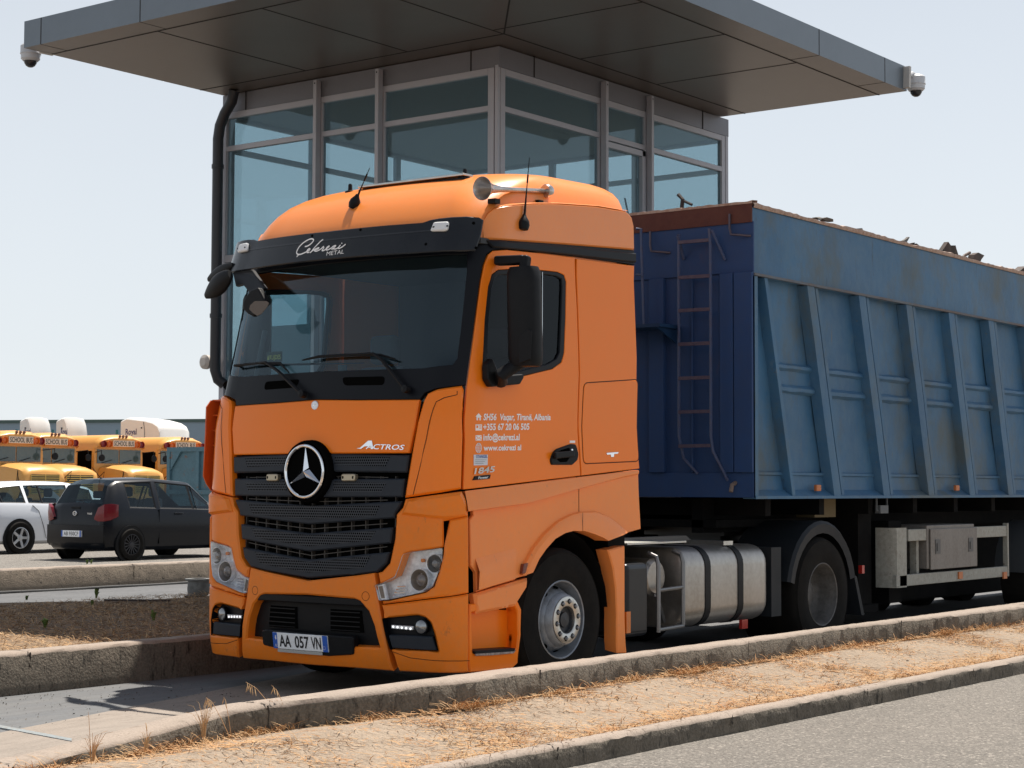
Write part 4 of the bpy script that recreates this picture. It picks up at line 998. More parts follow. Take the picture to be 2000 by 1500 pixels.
A = MB(); P = FF([(923.5,888),(951,888),(950.5,908.5),(923.5,909)]); sheet(P, mp, o_, .001, (), .1, 0, A); st_ = T(A, 'white_sticker', mat('sticker_white', (.66,.70,.76), .4), dr)
text('STANGEL', F(928,894.5), F(950,894.3), .020, mat('sticker_blue', (.03,.12,.42), .5), st_, mp, o_+.002, bold=.02)
A = MB(); [strip(FF([(926,v),(948-k*3,v)]), mp, o_+.002, .003, A, 0) for k, v in enumerate((898,901.5,905))]; T(A, 'sticker_lines', mat('sticker_grey', (.3,.33,.38), .5), st_)
text('1845', F(923,926), F(962,921.5), .040, CHD, dr, mp, .016, shear=.3, bold=.02)
A = MB(); sheet(FF([(925,930),(956,927),(954,935),(921,938)]), mp, .014, .008, (), .1, .002, A); bd_ = T(A, 'power_badge', CAR_BLK, dr); text('Power', F(931,936), F(950,934), .018, CHR, bd_, mp, .016, shear=.2)
A = MB(); sheet(FF([(1111,860.5),(1121.5,860.5),(1121.5,865),(1111,865)]), mp, o_, .001, (), .1, 0, A); T(A, 'white_label', WHITE, dr)
A = MB(); P = smooth_poly(FF([(1074,908),(1072,897),(1078,883),(1084,877),(1112,867),(1122,868),(1127,886),(1125,899),(1115,908)]), .015); sheet(P, mp, .02, .02, (), .05, .008, A); hd = T(A, 'door_handle', BLK, dr)
A = MB(); P = smooth_poly(FF([(1084,898),(1083,889),(1091,879),(1108,874),(1109,884),(1108,894),(1103,902),(1090,903)]), .012); sheet(P, mp, .0215, .003, (), .05, 0, A); T(A, 'handle_recess', HOLE, hd)
A = MB(); a, b = F(1081,890,.03), F(1120,886,.03); A.bar(mp(a[0],a[1],.038), mp(b[0],b[1],.03), .028, .05); T(A, 'pull_bar', BLK, hd, bevel=.01)
A = MB(); A.lathe([(0,.004),(.009,.004),(.011,0)], mp(*F(1113,879),.02), (1,0,0), 12); T(A, 'lock', CHR, hd)
A = MB(); sheet(FF([(1182,884.5),(1206,882.5),(1204,886.5),(1197,887),(1196.5,892.5),(1191,893),(1190,888),(1183,888.5)]), mp, .014, .006, (), .05, .002, A); T(A, 'model_badge', CHR)
text('Actros'.upper(), F(717,877), F(790,879), .035, CHR, bonnet, mp, .018, shear=.35, bold=.012)
A = MB(); sheet(FF([(699,876),(706,875),(722,861),(729,861),(732,877),(727,877),(726,872),(715,872),(708,877)]), mp, .018, .004, (), .05, 0, A); T(A, 'lettering', CHR, bonnet)
# ---- wipers
def wiper(blade, arm):
    A = MB(); P = [mp(*F(u,v,.05),.035) for u, v in blade]; A.tube(P, [.006]+[.011]*(len(P)-2)+[.006], 6); P2 = [mp(*F(u,v,.05),.055) for u, v in arm]; A.tube(P2, [.010,.014,.016][:len(P2)] if len(P2) == 3 else .012, 6)
    A.tube([P2[0], (P[len(P)//2])], .008, 6); c = P2[-1]; A.lathe([(0,.02),(.028,.015),(.03,-.03)], c, (0,-1,.1), 14); return T(A, 'wiper', BLK)
wiper([(588,705),(620,698),(680,694.5),(740,695),(768,703)], [(728,693),(745,706),(790,763)])
wiper([(432,724),(455,716),(500,711),(545,711),(562,729)], [(520,710),(545,728),(590,772)])
# ---- mirrors
def rbox(mb, c, sx, sy, sz, mi=0, n=1):
    return mb.box(c[0]-sx/2,c[0]+sx/2,c[1]-sy/2,c[1]+sy/2,c[2]-sz/2,c[2]+sz/2,mi)
mt = PX(1025,522,1.50); mbm = PX(1022,716,1.50); cy_ = (mt.y+mbm.y)/2
def mirror_l(sg, dx=0, dy=0):
    H = mt.z-mbm.z; c = Vector((1.51+dx, cy_+dy, (mt.z+mbm.z)/2))
    A = MB(); rows = []
    prof = [(-.5,.86),(-.47,.95),(-.38,1.0),(0,1.0),(.36,1.0),(.45,.96),(.5,.84)]
    for t, k in prof:
        r = []; 
        for i in range(24):
            a = 2*math.pi*i/24; ca, sa = math.cos(a), math.sin(a); e = .55
            x = .125*k*math.copysign(abs(ca)**e, ca)+(.0 if t > -.2 else 0); y = (.085 if sa < 0 else .07)*k*math.copysign(abs(sa)**e, sa)
            r.append(c+Vector((x-t*.0-.02*t, y-.0, t*H)))
        rows.append(r)
    A.grid(rows, close=True); A.add(rows[0], [tuple(range(24))]); A.add(rows[-1], [tuple(range(24))])
    B = MB(); P = [(.02,-.48),(.12,-.44),(.128,-.16),(.10,-.14),(.03,-.19),(.012,-.25)]
    zs = [(c.x+a, c.z+b*H) for a, b in P]; B.prism([(x, c.y-.088, z) for x, z in zs], (0,-.012,0))
    C2 = MB(); tb = [Vector((1.24,.62,c.z+H*.5+.065)), 0, Vector((1.50+dx,cy_+dy+.02,c.z+H*.5+.055)), Vector((1.50+dx,cy_+dy,c.z+H*.49))]
    C2.bar(tb[0], tb[2], .085, .07); C2.bar(tb[2]+Vector((0,0,.03)), tb[3]-Vector((0,0,.02)), .07, .07)
    C3 = MB(); f = [Vector((1.30,.60,c.z-H*.5-.10)), Vector((1.38,.50,c.z-H*.5-.06)), Vector((1.47+dx,cy_+dy,c.z-H*.5+.03))]; C3.tube(f, [.055,.05,.045], 12); foot = [PX(u,v,1.255) for u, v in ((940,712),(941,742),(949,756),(1004,751),(1012,737),(1010,731),(985,733),(962,728),(950,700))]; C3.prism(foot, (.06,0,0))
    D_ = MB(); D_.box(c.x-.10,c.x+.10,c.y+.071,c.y+.075,c.z-H*.42,c.z+H*.45)
    if sg < 0: A, B, C2, C3, D_ = [m.mirrored() for m in (A, B, C2, C3, D_)]
    m = T(A, 'side_mirror', BLK, weld=True, ang=50); T(B, 'lower_cover', BLK, m, bevel=.005); T(C2, 'mirror_arm', BLK, m, bevel=.02, seg=3); T(C3, 'mirror_foot', BLK, m, bevel=.012); T(D_, 'mirror_glass', CHR, m)
    return m
mirror_l(1); mirror_l(-1, -.10, .22)
# front and kerb mirrors on the far corner
A = MB()
def lobe(A, c, rx, ry, rz, rot, n=18):
    Mx = Matrix.Translation(c) @ rot; B = MB(); rows = []
    for i in range(11):
        t = -math.pi/2+math.pi*i/10; rows.append([Mx @ Vector((rx*math.cos(t)**.7*math.cos(2*math.pi*j/n), ry*math.cos(t)**.7*math.sin(2*math.pi*j/n), rz*math.sin(t))) for j in range(n)])
    B.grid(rows, close=True); A.merge(B)
e = lambda a, b, c: Matrix.Rotation(rad(a),4,'X') @ Matrix.Rotation(rad(b),4,'Y') @ Matrix.Rotation(rad(c),4,'Z')
yy = .25
def pod(A, p, q, r0, r1, r2, flatk=.55, n=16):
    "egg-like housing between two points, flattened across the view"
    p, q = Vector(p), Vector(q); t = (q-p).normalized(); b = Vector((.3,1,.1)); b = (b-t*b.dot(t)).normalized(); a_ = t.cross(b); rows = []
    for i in range(11):
        k = i/10; r = r0*(1-k)**2+2*r1*k*(1-k)*1.0+r2*k*k; r *= math.sin(math.pi*min(1,max(0,.06+.88*k)))**.35
        rows.append([p+(q-p)*k+a_*r*math.cos(2*math.pi*j/n)+b*r*flatk*math.sin(2*math.pi*j/n) for j in range(n)])
    A.grid(rows, close=True); A.add(rows[0], [tuple(range(n))]); A.add(rows[-1], [tuple(range(n))])
pod(A, PY(407,546,yy+.12), PY(455,517,yy+.02), .035, .075, .03); up_ = T(A, 'corner_mirror', BLK, ang=60)
A = MB(); pod(A, PY(402,578,yy-.02), PY(450,536,yy-.10), .045, .115, .07); T(A, 'corner_mirror', BLK, ang=60)
A = MB(); arm = [PY(u,v,d) for u, v, d in ((452,526,yy+.05),(460,560,yy-.05),(474,556,yy-.13),(492,580,yy-.22),(503,572,yy-.24),(516,563,yy-.22),(492,528,yy-.05),(480,520,yy+.05))]
c_arm = sum(arm, Vector())/len(arm); A.prism(arm, (0,.05,0)); km = T(A, 'mirror_bracket', BLK, bevel=.012)
kp = [(500,568),(514,562),(521,574),(528,588),(524,600),(512,615),(503,619),(494,614),(485,606),(484,594),(490,580)]
A = MB(); A.prism([PY(u,v,yy-.24) for u, v in kp], (0,-.06,0)); kk = T(A, 'kerb_mirror', BLK, km, bevel=.015)
A = MB(); A.prism([PY(u,v,yy-.302) for u, v in ((498,588),(521,588),(526,592),(522,600),(511,613),(503,617),(495,612),(487,604),(489,596))], (0,-.002,0)); T(A, 'mirror_glass', mat('mirror_dark', (.10,.075,.06), .25, .5), kk)
# ---- far-corner deflector with slots, seen edge-on
A = MB(); 
pts = [(411,782),(402,795),(400,850),(396,930),(402,945),(411,958)]
L1 = [PX(u,v,-1.31) for u, v in pts]
A.grid([[p, p+Vector((.012,.0,0)), p+Vector((.012,.20,0))] for p in L1]); A.grid([[p, p+Vector((0,.20,0))] for p in L1])
for z in [L1[0].z+(L1[-1].z-L1[0].z)*k/6 for k in range(0,7)]: A.box(-1.31,-1.20,L1[0].y+.02,L1[0].y+.16,z-.006,z+.006)
df = T(A, 'air_deflector', mat('deflector_red', (.60,.10,.015), .35)); A2 = MB(); L2 = [PX(u,v,-1.30) for u, v in ((403,965),(401,1000),(400,1060),(403,1110),(412,1150))]
# ---- interior
GRY = mat('interior_dark', (.06,.062,.068), .7); SEAT = mat('seat_fabric', (.09,.095,.11), .9)
A = MB(); A.box(-1.14,1.14,.40,.62,1.55,2.10); A.box(-1.10,1.10,.34,.60,2.10,2.14); A.box(-.35,.35,.6,.85,1.6,2.2); T(A, 'dashboard', GRY, bevel=.03)
A = MB(); A.box(-1.19,1.19,.5,2.40,3.30,3.34); A.box(-1.19,1.19,2.36,2.41,1.3,3.34); T(A, 'cab_lining', mat('lining_grey', (.06,.065,.07), .9))
for sx, nm in ((.58,'seat'),(-.58,'seat')):
    A = MB(); A.box(sx-.26,sx+.26,.95,1.5,1.62,1.80); A.box(sx-.25,sx+.25,1.42,1.58,1.8,2.52); A.box(sx-.14,sx+.14,1.43,1.54,2.54,2.78); A.box(sx-.2,sx+.2,1.05,1.4,1.3,1.62); T(A, nm, SEAT, bevel=.05, seg=3)
A = MB(); cw = Vector((.56,.78,2.20)); ax = Vector((0,-.55,.85)).normalized(); a1 = ax.orthogonal().normalized(); b1 = ax.cross(a1)
A.tube([cw+(a1*math.cos(t*math.pi/16)+b1*math.sin(t*math.pi/16))*.225 for t in range(33)], .017, 8, caps=False); A.tube([cw-a1*.21, cw+a1*.21], .02, 6); A.tube([cw, cw-b1*.21], .02, 6); A.tube([cw, cw-ax*.3], .04, 8); T(A, 'steering_wheel', mat('wheel_trim', (.10,.12,.13), .5))
A = MB(); rr = random.Random(8)
for k in range(14): 
    x = -.05+rr.random()*.75; y = .38+rr.random()*.15; A.add([(x,y,2.15),(x+.1,y+.01,2.155+rr.random()*.04),(x+.09,y+.08,2.15),(x-.01,y+.07,2.16+rr.random()*.03)], [(0,1,2,3)])
T(A, 'papers', mat('paper', (.35,.50,.46), .8))
A = MB(); A.box(-1.0+.30,-.50,.385,.39,2.15,2.25); p_ = PY(536,697,.33)
A = MB(); A.box(p_.x-.08,p_.x+.08,.325,.335,p_.z-.04,p_.z+.04); kj = T(A, 'warning_card', mat('card_dark', (.06,.07,.05), .6))
text('KUJDES', (p_.x-.045,p_.z-.02), (p_.x+.072,p_.z-.02), .034, mat('card_yellow', (.95,.85,.15), .6), kj, lambda a, b, o: Vector((a, .323, b)), 0)
A = MB(); A.add([(p_.x-.07,.323,p_.z-.02),(p_.x-.052,.323,p_.z-.02),(p_.x-.061,.323,p_.z+.015)],[(0,1,2)]); T(A, 'warning_triangle', bpy.data.materials['card_yellow'], kj)
A = MB(); A.tube([(-1.1,.50,2.30),(-1.08,.55,2.6),(-1.08,.6,2.78)], .02, 8); A.tube([(.0,.35,2.14),(-.02,.36,2.45)], .035, 8); T(A, 'grab_handle', mat('handle_grey', (.07,.09,.10), .5))
# ---- chassis
A = MB()
for sx in (-.42,.42): A.box(sx-.04,sx+.04,.8,6.75,.74,1.02)
for y in (2.9,3.9,4.9,6.6): A.box(-.4,.4,y-.05,y+.05,.78,.98)
A.box(-.95,.95,1.36,1.52,.42,.58); A.box(-.95,.95,5.5,5.8,.42,.70); A.lathe([(0,-.25),(.2,-.2),(.26,0),(.2,.2),(0,.25)], (0,5.65,.55), (0,1,0), 16); A.box(-1.05,-.5,2.6,4.6,.4,.95); A.box(-.45,.45,2.4,3.4,1.0,1.3); A.box(-1.1,1.1,6.1,6.5,.62,.95)
T(A, 'chassis', BLKM)
A = MB(); A.box(-.45,.45,5.2,6.1,1.08,1.16); A.box(-.35,.35,5.3,5.9,1.0,1.09); T(A, 'fifth_wheel', mat('greasy_steel', (.05,.05,.05), .35, .6))
A = MB(); pl = [(1.2,2.55,1.085),(.3,2.55,1.10),(.3,3.4,1.10),(1.2,3.2,1.085)]
A.box(.25,1.17,2.45,3.35,1.075,1.09); T(A, 'tread_plate', mat('tread_plate_metal', (.55,.54,.50), .4, .8, bump=(38,.8,.01)))
A = MB(); A.prism([PX(u,v,.62) for u, v in ((1205,1052),(1340,1046),(1350,1055),(1300,1060),(1210,1066))], (-.1,0,0)); T(A, 'frame_bracket', mat('bracket_grey', (.16,.145,.13), .6))
# fuel tank
def rrect(x0,x1,z0,z1,r,n=6):
    P = []
    for cx_, cz_, a0 in ((x1-r,z1-r,0),(x0+r,z1-r,90),(x0+r,z0+r,180),(x1-r,z0+r,270)):
        for k in range(n+1): a = rad(a0+90*k/n); P.append((cx_+r*math.cos(a), cz_+r*math.sin(a)))
    return P
ty0, ty1 = PX(1337,1100,1.23).y, PX(1499,1100,1.23).y
A = MB(); rows = []
P = rrect(.48,1.23,.36,1.035,.17); 
for y, k in ((ty0,.94),(ty0+.015,.985),(ty0+.035,1),(ty0+.5,1),(ty1-.06,1),(ty1-.02,.985),(ty1,.93)):
    rows.append([(.855+(x-.855)*k, y, .70+(z-.70)*k) for x, z in P])
A.grid(rows, close=True); A.add(rows[0], [tuple(range(len(P)))]); A.add(rows[-1], [tuple(range(len(P)))])
for y in (ty0+.62,): pass
tank = T(A, 'fuel_tank', ALM, weld=True, ang=40)
for u in (1384,1448):
    y = PX(u,1150,1.24).y; A = MB(); Q = rrect(.475,1.236,.354,1.041,.173); Qi = rrect(.481,1.231,.36,1.036,.17)
    A.grid([[(x,y-.045,z) for x, z in Q],[(x,y+.045,z) for x, z in Q]], close=True); A.grid([[(x,y-.045,z) for x, z in Q],[(x,y-.045,z) for x, z in Qi]], close=True); A.grid([[(x,y+.045,z) for x, z in Q],[(x,y+.045,z) for x, z in Qi]], close=True); T(A, 'tank_strap', BLK, tank, ang=40)
A = MB(); p = PX(1410,1075,1.05); A.box(.72,1.12,p.y-.09,p.y+.07,1.034,1.07); T(A, 'tank_plate', CHD, tank)
A = MB(); y = PX(1455,1225,1.2).y; A.box(1.17,1.2,y-.05,y+.05,.30,.38); T(A, 'side_marker', REDL, tank)
# step frame, air tank, canister
A = MB(); yA, yB = PX(1286,1160,1.24).y, PX(1334,1160,1.24).y
A.tube([(1.24,yA,.36),(1.24,yA,.90),(1.22,yA,.97),(1.14,yA,1.0)], .019, 8); A.tube([(1.24,yB,.40),(1.24,yB,.92),(1.22,yB,.98),(1.14,yB,1.01)], .019, 8)
for z in (.38,.70): A.tube([(1.24,yA,z),(1.24,yB,z+.012)], .016, 8)
A.tube([(1.2,yA+.03,.66),(1.05,yB,.42)], .02, 6); T(A, 'step_frame', mat('step_tube', (.20,.20,.20), .4, .7))
A = MB(); A.lathe([(0,0),(.13,.005),(.155,.04),(.155,.35),(.13,.39),(0,.395)], (1.16,(yA+yB)/2-.09,.80), (-1,0,0), 24); T(A, 'air_tank', ALM)
A = MB(); A.box(.80,1.22,2.36,2.70,.34,.93); cn = T(A, 'fluid_canister', mat('canister_black', (.006,.008,.012), .3, 0, .35, .1), bevel=.05, seg=4)
A = MB(); c = PX(1246,1115,1.13); A.lathe([(.03,-.12),(.03,-.02),(.045,-.015),(.045,.05),(.035,.055),(0,.055)], c, (.5,.35,.75), 16); T(A, 'filler_cap', mat('cap_blue', (.30,.36,.42), .35), cn)
A = MB(); A.box(1.215,1.235,2.34,2.40,.38,.55); T(A, 'side_marker', AMB)
# ---- wheels
DRM = mat('dirty_rim', (.13,.125,.12), .6, .3, noise=[(9,.7,(.06,.055,.05)),(30,.3,(.2,.19,.18))])
def wheel(c, sg, front):
    c = Vector(c); X = Vector((sg,0,0)); R = .54; w = .31 if front else .62
    A = MB(); o = c
    A.lathe([(.295,0),(.31,.004),(.36,.012),(.44,.016),(.50,.004),(.525,-.02),(.538,-.05),(R,-.09),(R,-w+.09),(.525,-w+.02),(.44,-w-.01),(.30,-w)], o, X, 56)
    A.lathe([(.497,.0055),(.503,.0075),(.508,.002)], o, X, 56)
    ty = T(A, 'tyre', RUB, ang=30)
    B = MB(); B.lathe([(.300,-.002),(.292,.006),(.284,.0),(.280,-.03),(.272,-.05),(.262,-.11)], o, X, 40)
    if front:
        B.lathe([(.262,-.11),(.245,-.085),(.225,-.045),(.205,-.012),(.195,.0),(.18,.004)], o, X, 40)
    else:
        B.lathe([(.262,-.11),(.256,-.16),(.24,-.20),(.215,-.225),(.13,-.23),(.12,-.16),(.05,-.14),(0,-.14)], o, X, 40)
    rm = T(B, 'rim', STL if front else DRM, ty, ang=30)
    for k in range(10):
        a = 2*math.pi*(k+.5)/10; d = Vector((0, math.cos(a), math.sin(a))); e_ = MB()
        if front:
            t_ = (X*.55+d).normalized(); p = o+d*.236+X*(-.0575); u_ = d.cross(X).normalized(); v_ = (X*.075-d*.05).normalized(); nn = u_.cross(v_).normalized()
            if nn.dot(X) < 0: nn = -nn
            pts = [p+nn*.004+u_*.030*math.cos(q*math.pi/6)+v_*.020*math.sin(q*math.pi/6) for q in range(12)]; e_.add(pts, [tuple(range(12))])
        else:
            p = o+d*.178+X*(-.2265); e_.lathe([(0,.001),(.026,.001)], p, X, 12)
        if k == 0: H_all = MB()
        H_all.merge(e_)
    T(H_all, 'rim_holes', HOLE, rm, weld=None)
    if front:
        C_ = MB(); C_.lathe([(.205,-.012),(.19,.035),(.178,.045)], o, X, 40); T(C_, 'rim_shoulder', STL, rm)
        C_ = MB(); C_.lathe([(.178,.042),(.176,.052),(.165,.056),(.112,.056),(.104,.05),(.100,.03)], o, X, 48); hub = T(C_, 'hub_ring', CHD, ty, ang=40)
        C_ = MB(); C_.lathe([(.102,.03),(.095,.012),(.0,.008)], o, X, 32); C_.lathe([(.06,.01),(.055,.03),(.0,.036)], o, X, 24); T(C_, 'hub_cap', mat('hub_dark', (.025,.028,.034), .45), hub)
        for k in range(10):
            a = 2*math.pi*(k+.25)/10; p = o+Vector((0,math.cos(a),math.sin(a)))*.139; N = MB(); N.lathe([(0,.0568),(.021,.0568)], p, X, 12); N2 = MB(); N2.lathe([(.013,.05),(.013,.068),(.009,.074),(0,.075)], p, X, 6, 1)
            N.merge(N2); T(N, 'wheel_nut', [HOLE, STL], hub)
    return ty
wheel((1.24,1.445,.54), 1, True); wheel((-1.24,1.445,.54), -1, True); wheel((1.25,5.65,.54), 1, False); wheel((-1.25,5.65,.54), -1, False)
def rearguard():
    A = MB(); rows = []
    for k in range(15):
        a = rad(12+k*156/14); r = .66; rows.append([(1.26, 5.65-(r-.10)*math.cos(math.pi-a)*-1*-1, .54+(r-.10)*math.sin(a)), (1.265, 5.65+r*math.cos(a), .54+r*math.sin(a)), (1.24, 5.65+(r+.03)*math.cos(a), .54+(r+.03)*math.sin(a)), (.62, 5.65+(r+.03)*math.cos(a), .54+(r+.03)*math.sin(a))])
    for r_ in rows: 
        y, z = r_[1][1]-5.65, r_[1][2]-.54; r_[0] = (1.255, 5.65+y*.87, .54+z*.87)
    A.grid(rows); A.box(.65,1.22,4.72,4.90,.38,1.0)
    A.prism([(1.25,6.30,.70),(1.25,6.36,.68),(1.25,6.52,.30),(1.25,6.46,.30)], (-.6,0,0)); return A
both(rearguard, 'rear_mudguard', mat('mudguard_black', (.012,.015,.019), .55, 0, .25, noise=(6,.5,(.02,.022,.025))), ang=40)
A = MB(); A.box(1.1,1.17,4.70,4.72,.38,1.0)
A = MB(); p = PX(1683,1110,1.2); A.box(p.x-.02,p.x+.02,p.y-.03,p.y+.02,p.z-.05,p.z+.03); T(A, 'tail_lamp', REDL)
# ------------------------------------------------------------------ blue tipping semi-trailer
YT, XT = 4.33, 1.27
zT, zL, zB = 4.08, 3.46, 1.45
BLU = mat('blue_paint', (.050,.150,.275), .5, 0, .3, noise=[(1.1,.8,(.038,.105,.20),(1,1,.5)),(6,.5,(.08,.16,.24))], stain=[(1.3,.50,.66,(.085,.115,.13),(1,.7,.5)),(14,.62,.70,(.12,.13,.13),(1,3,.25)),(26,.67,.72,(.09,.04,.025)),(7,.62,.74,(.045,.075,.11),(1,1.6,.22)),(3.4,.64,.8,(.21,.24,.24),(1,1,.3)),(11,.70,.76,(.12,.07,.045),(1.5,1.5,.25))], bump=[(6,.22,.012),(1.7,.5,.03)])
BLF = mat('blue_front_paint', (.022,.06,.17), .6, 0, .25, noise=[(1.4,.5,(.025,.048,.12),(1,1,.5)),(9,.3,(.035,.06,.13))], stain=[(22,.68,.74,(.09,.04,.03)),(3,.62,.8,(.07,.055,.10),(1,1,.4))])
RST = mat('rust_red', (.085,.022,.016), .8, noise=[(6,.5,(.14,.05,.03)),(30,.4,(.09,.03,.02))], bump=(20,.4,.01))
RIM = mat('worn_rim', (.42,.27,.20), .7, noise=[(7,.6,(.25,.12,.08)),(25,.5,(.55,.45,.38))], bump=(20,.5,.02))
LGR = mat('light_grey_frame', (.27,.27,.235), .6, noise=[(8,.5,(.22,.20,.17)),(30,.4,(.42,.42,.38))], stain=(26,.62,.7,(.10,.075,.055)))
BOX = mat('galvanised_box', (.20,.185,.17), .55, .4, noise=[(4,.6,(.14,.12,.105),(1,1,.3)),(30,.4,(.27,.25,.23))])
TT_ = (0.0, 9.0, 0.0); LEN = 13.2
trailer = empty('semi_trailer', TT_); tag(trailer, 'blue steel tipping semi-trailer with slanted ribs, filled with scrap metal', 'trailer')
def TR_(mb, name, mats, par=None, **k):
    o = mb.build(name, mats, None, **k); o.parent = par or trailer
    if par is None: o.matrix_parent_inverse = Matrix.Translation((-TT_[0],-TT_[1],-TT_[2]))
    return o
YE = YT+LEN
rr = random.Random(5)
def side(sg):
    A = MB(); X = XT-.105
    # recessed panel, upper plate, end flange, bottom sill
    A.grid([[(X+.010*math.sin(i*.9+j*.8)*math.sin(j*.7+1)+.008*math.sin(i*.37), YT+.02+(LEN-.02)*i/110, zB+.02+(zL+.05-zB-.02)*j/14) for j in range(15)] for i in range(111)]); A.box(X-.045, X-.03, YT+.02, YE, zB+.02, zL+.05)
    rows = []
    n = 90
    for i in range(n+1):                       # slightly dented upper plate
        y = YT+LEN*i/n; r = []
        for j in range(7): z = zL-.02+(zT-.045-zL+.02)*j/6; r.append((XT-.012+.010*math.sin(y*2.3+j*.5)*math.sin(j*math.pi/6)+rr.uniform(-.0015,.0015), y, z))
        rows.append(r)
    A.grid(rows); A.add([(XT-.014,YT,zL-.02),(XT-.014,YE,zL-.02),(X-.02,YE,zL-.035),(X-.02,YT,zL-.035)],[(0,1,2,3)])
    if sg < 0: A = A.mirrored()
    body = TR_(A, 'side_wall', BLU, ang=60)
    def part(mb, name, m, par=body, **k):
        if sg < 0: mb = mb.mirrored()
        return TR_(mb, name, m, par, **k)
    A = MB(); A.prism([(X-.02,YT+.001,zB),(X-.02,YT+.001,zL-.04),(XT,YT+.001,zL-.04),(XT,YT+.001,zB)], (0,.016,0)); A.box(XT-.016,XT,YT+.001,YT+.075,zB,zL-.04); part(A, 'corner_flange', BLU)
    A = MB(); A.box(X-.02,XT+.006,YT+.02,YE,zB-.012,zB+.014); A.grid([[(x, y, z) for x, z in ((X-.001,zB+.235),(X+.024,zB+.228),(X+.024,zB+.205),(X+.003,zB+.198),(X+.015,zB+.07),(XT-.01,zB+.014))] for y in (YT+.02, YE)]); part(A, 'bottom_sill', BLU)
    A = MB(); A.box(XT-.02,XT+.012,YT+.01,YE,zL-.034,zL-.012); part(A, 'ledge_rail', mat('rusty_ledge', (.11,.15,.19), .7, noise=[(5,.7,(.12,.07,.05),(1,.4,1)),(20,.5,(.17,.13,.10))]) if sg > 0 else BLU, )
    # ribs: top and bottom pixel traces on the side plane
    tr = [((1577,558),(1602,564),(1630,970),(1656,970)), ((1677.7,580),(1701,584),(1727,970),(1748,970)), ((1770,599),(1791,603),(1815,971),(1837,971)), ((1853,616),(1873,620),(1895,972),(1916,972)), ((1931,633),(1949.6,637),(1970.5,973),(1990,973))]
    ribs = []
    for t in tr: P = [PX(u, v, XT) for u, v in t]; ribs.append((P[0].y, P[1].y, P[2].y, P[3].y))
    st = (ribs[-1][0]-ribs[0][0])/4
    k = 5
    while ribs[-1][3]+st < YE-.1: ribs.append(tuple(y+st for y in ribs[-1]))
    a0 = PX(1494,545,XT).y; a1 = PX(1549,969,XT).y
    A = MB(); A.prism([(X,a0,zL-.035),(X,a0+.06,zL-.035),(X,a1+.06,zB+.014),(X,a1,zB+.014)], (XT-X-.004,0,0)); part(A, 'front_rib', BLU, bevel=.004)
    for (a, b, c, d) in ribs:
        A = MB()           # hat section: broad face plus a narrow rear flange
        zt_, zb_ = zL-.035, zB+.014; W_ = b-a
        j = lambda: rr.uniform(-.006,.006)
        rows = []
        for i in range(9):
            t = i/8; z = zt_+(zb_-zt_)*t; y0 = a+(c-a)*t+j()*.6; y1 = y0+W_*.66; y2 = y0+W_*.72; y3 = y0+W_
            rows.append([(X,y0-.012,z),(XT-.002,y0,z),(XT-.001+j()*.3,y0+W_*.3,z),(XT-.002,y0+W_*.56,z),(X+.055,y0+W_*.60,z),(X+.055,y0+W_*.76,z),(XT-.022,y0+W_*.78,z),(XT-.022+j()*.4,y3,z),(X,y3+.008,z)])
        A.grid(rows); part(A, 'rib', BLU, ang=30)
    # mid rails between ribs
    edges = [(a0+(a1-a0)*.45+.05, ribs[0])]+[(None, r) for r in ribs[1:]]
    prev = None; zt1 = PX(1530,712,X).z; zt2 = PX(1530,766,X).z
    for i, r in enumerate(ribs):
        tm = (zL-(zt1+zt2)/2)/(zL-zB); y1 = r[0]+(r[2]-r[0])*tm+.01
        y0 = (a0+(a1-a0)*tm+.05) if prev is None else prev[1]+(prev[3]-prev[1])*tm-.005
        A = MB(); z0, z1 = zt2, zt1; s = rr.uniform(-.012,.012); dz = (z1-z0)
        prof = [(X,z1+.02),(X+.042,z1-.005),(X+.046,z1-.035),(X+.012,z1-.06),(X+.010,z0+.075),(X+.046,z0+.045),(X+.044,z0+.012),(X,z0-.015)]
        rows = []
        m = 8
        for q in range(m+1):
            y = y0+(y1-y0)*q/m; rows.append([(x+rr.uniform(-.003,.003)*(x>X), y, z+s+rr.uniform(-.004,.004)) for x, z in prof])
        A.grid(rows); part(A, 'mid_rail', BLU, ang=30); prev = r
    for u in (1602,1873):
        if sg > 0:
            p = PX(u, 953, XT); A = MB(); A.box(XT-.045,XT-.01,p.y-.045,p.y+.045,p.z-.03,p.z+.03); TR_(A, 'side_marker', mat('faded_amber', (.50,.16,.05), .5), None, bevel=.008)
    return body
side(1); side(-1)
# front wall
A = MB(); A.box(-XT+.02,XT-.02,YT+.02,YT+.06,zB,zT-.03); 
fw = TR_(A, 'front_wall', BLF)
A = MB(); A.box(-XT+.002,XT-.002,YT,YT+.02,zL+.0,zT-.17); TR_(A, 'upper_plate', BLF, fw, bevel=.003)
A = MB(); A.box(-XT+.002,XT-.002,YT-.002,YT+.02,zB-.0,zB+.22); TR_(A, 'lower_plate', BLF, fw, bevel=.003)
for x0, x1 in ((XT-.19,XT-.004),(XT-.335,XT-.20),(.62,.64),(.18,.34),(-.34,-.18),(-XT+.004,-XT+.33)):
    A = MB(); A.box(x0,x1,YT-.028 if x1-x0 > .1 else YT-.005,YT+.02,zB+.222,zL-.002); TR_(A, 'front_post', BLF, fw, bevel=.006)
A = MB(); A.box(-XT+.01,XT-.01,YT-.014,YT+.002,zT-.178,zT-.012); TR_(A, 'rust_band', RST, fw)
A = MB()                                       # rim round the open top
rows = []
for i in range(60):
    x = -XT+2*XT*i/59; j = rr.uniform(-.012,.012); rows.append([(x,YT-.02,zT-.012),(x,YT-.02+j*.4,zT+.012+j*.5),(x,YT+.07+j,zT+.02+j*.5),(x,YT+.07,zT-.012)])
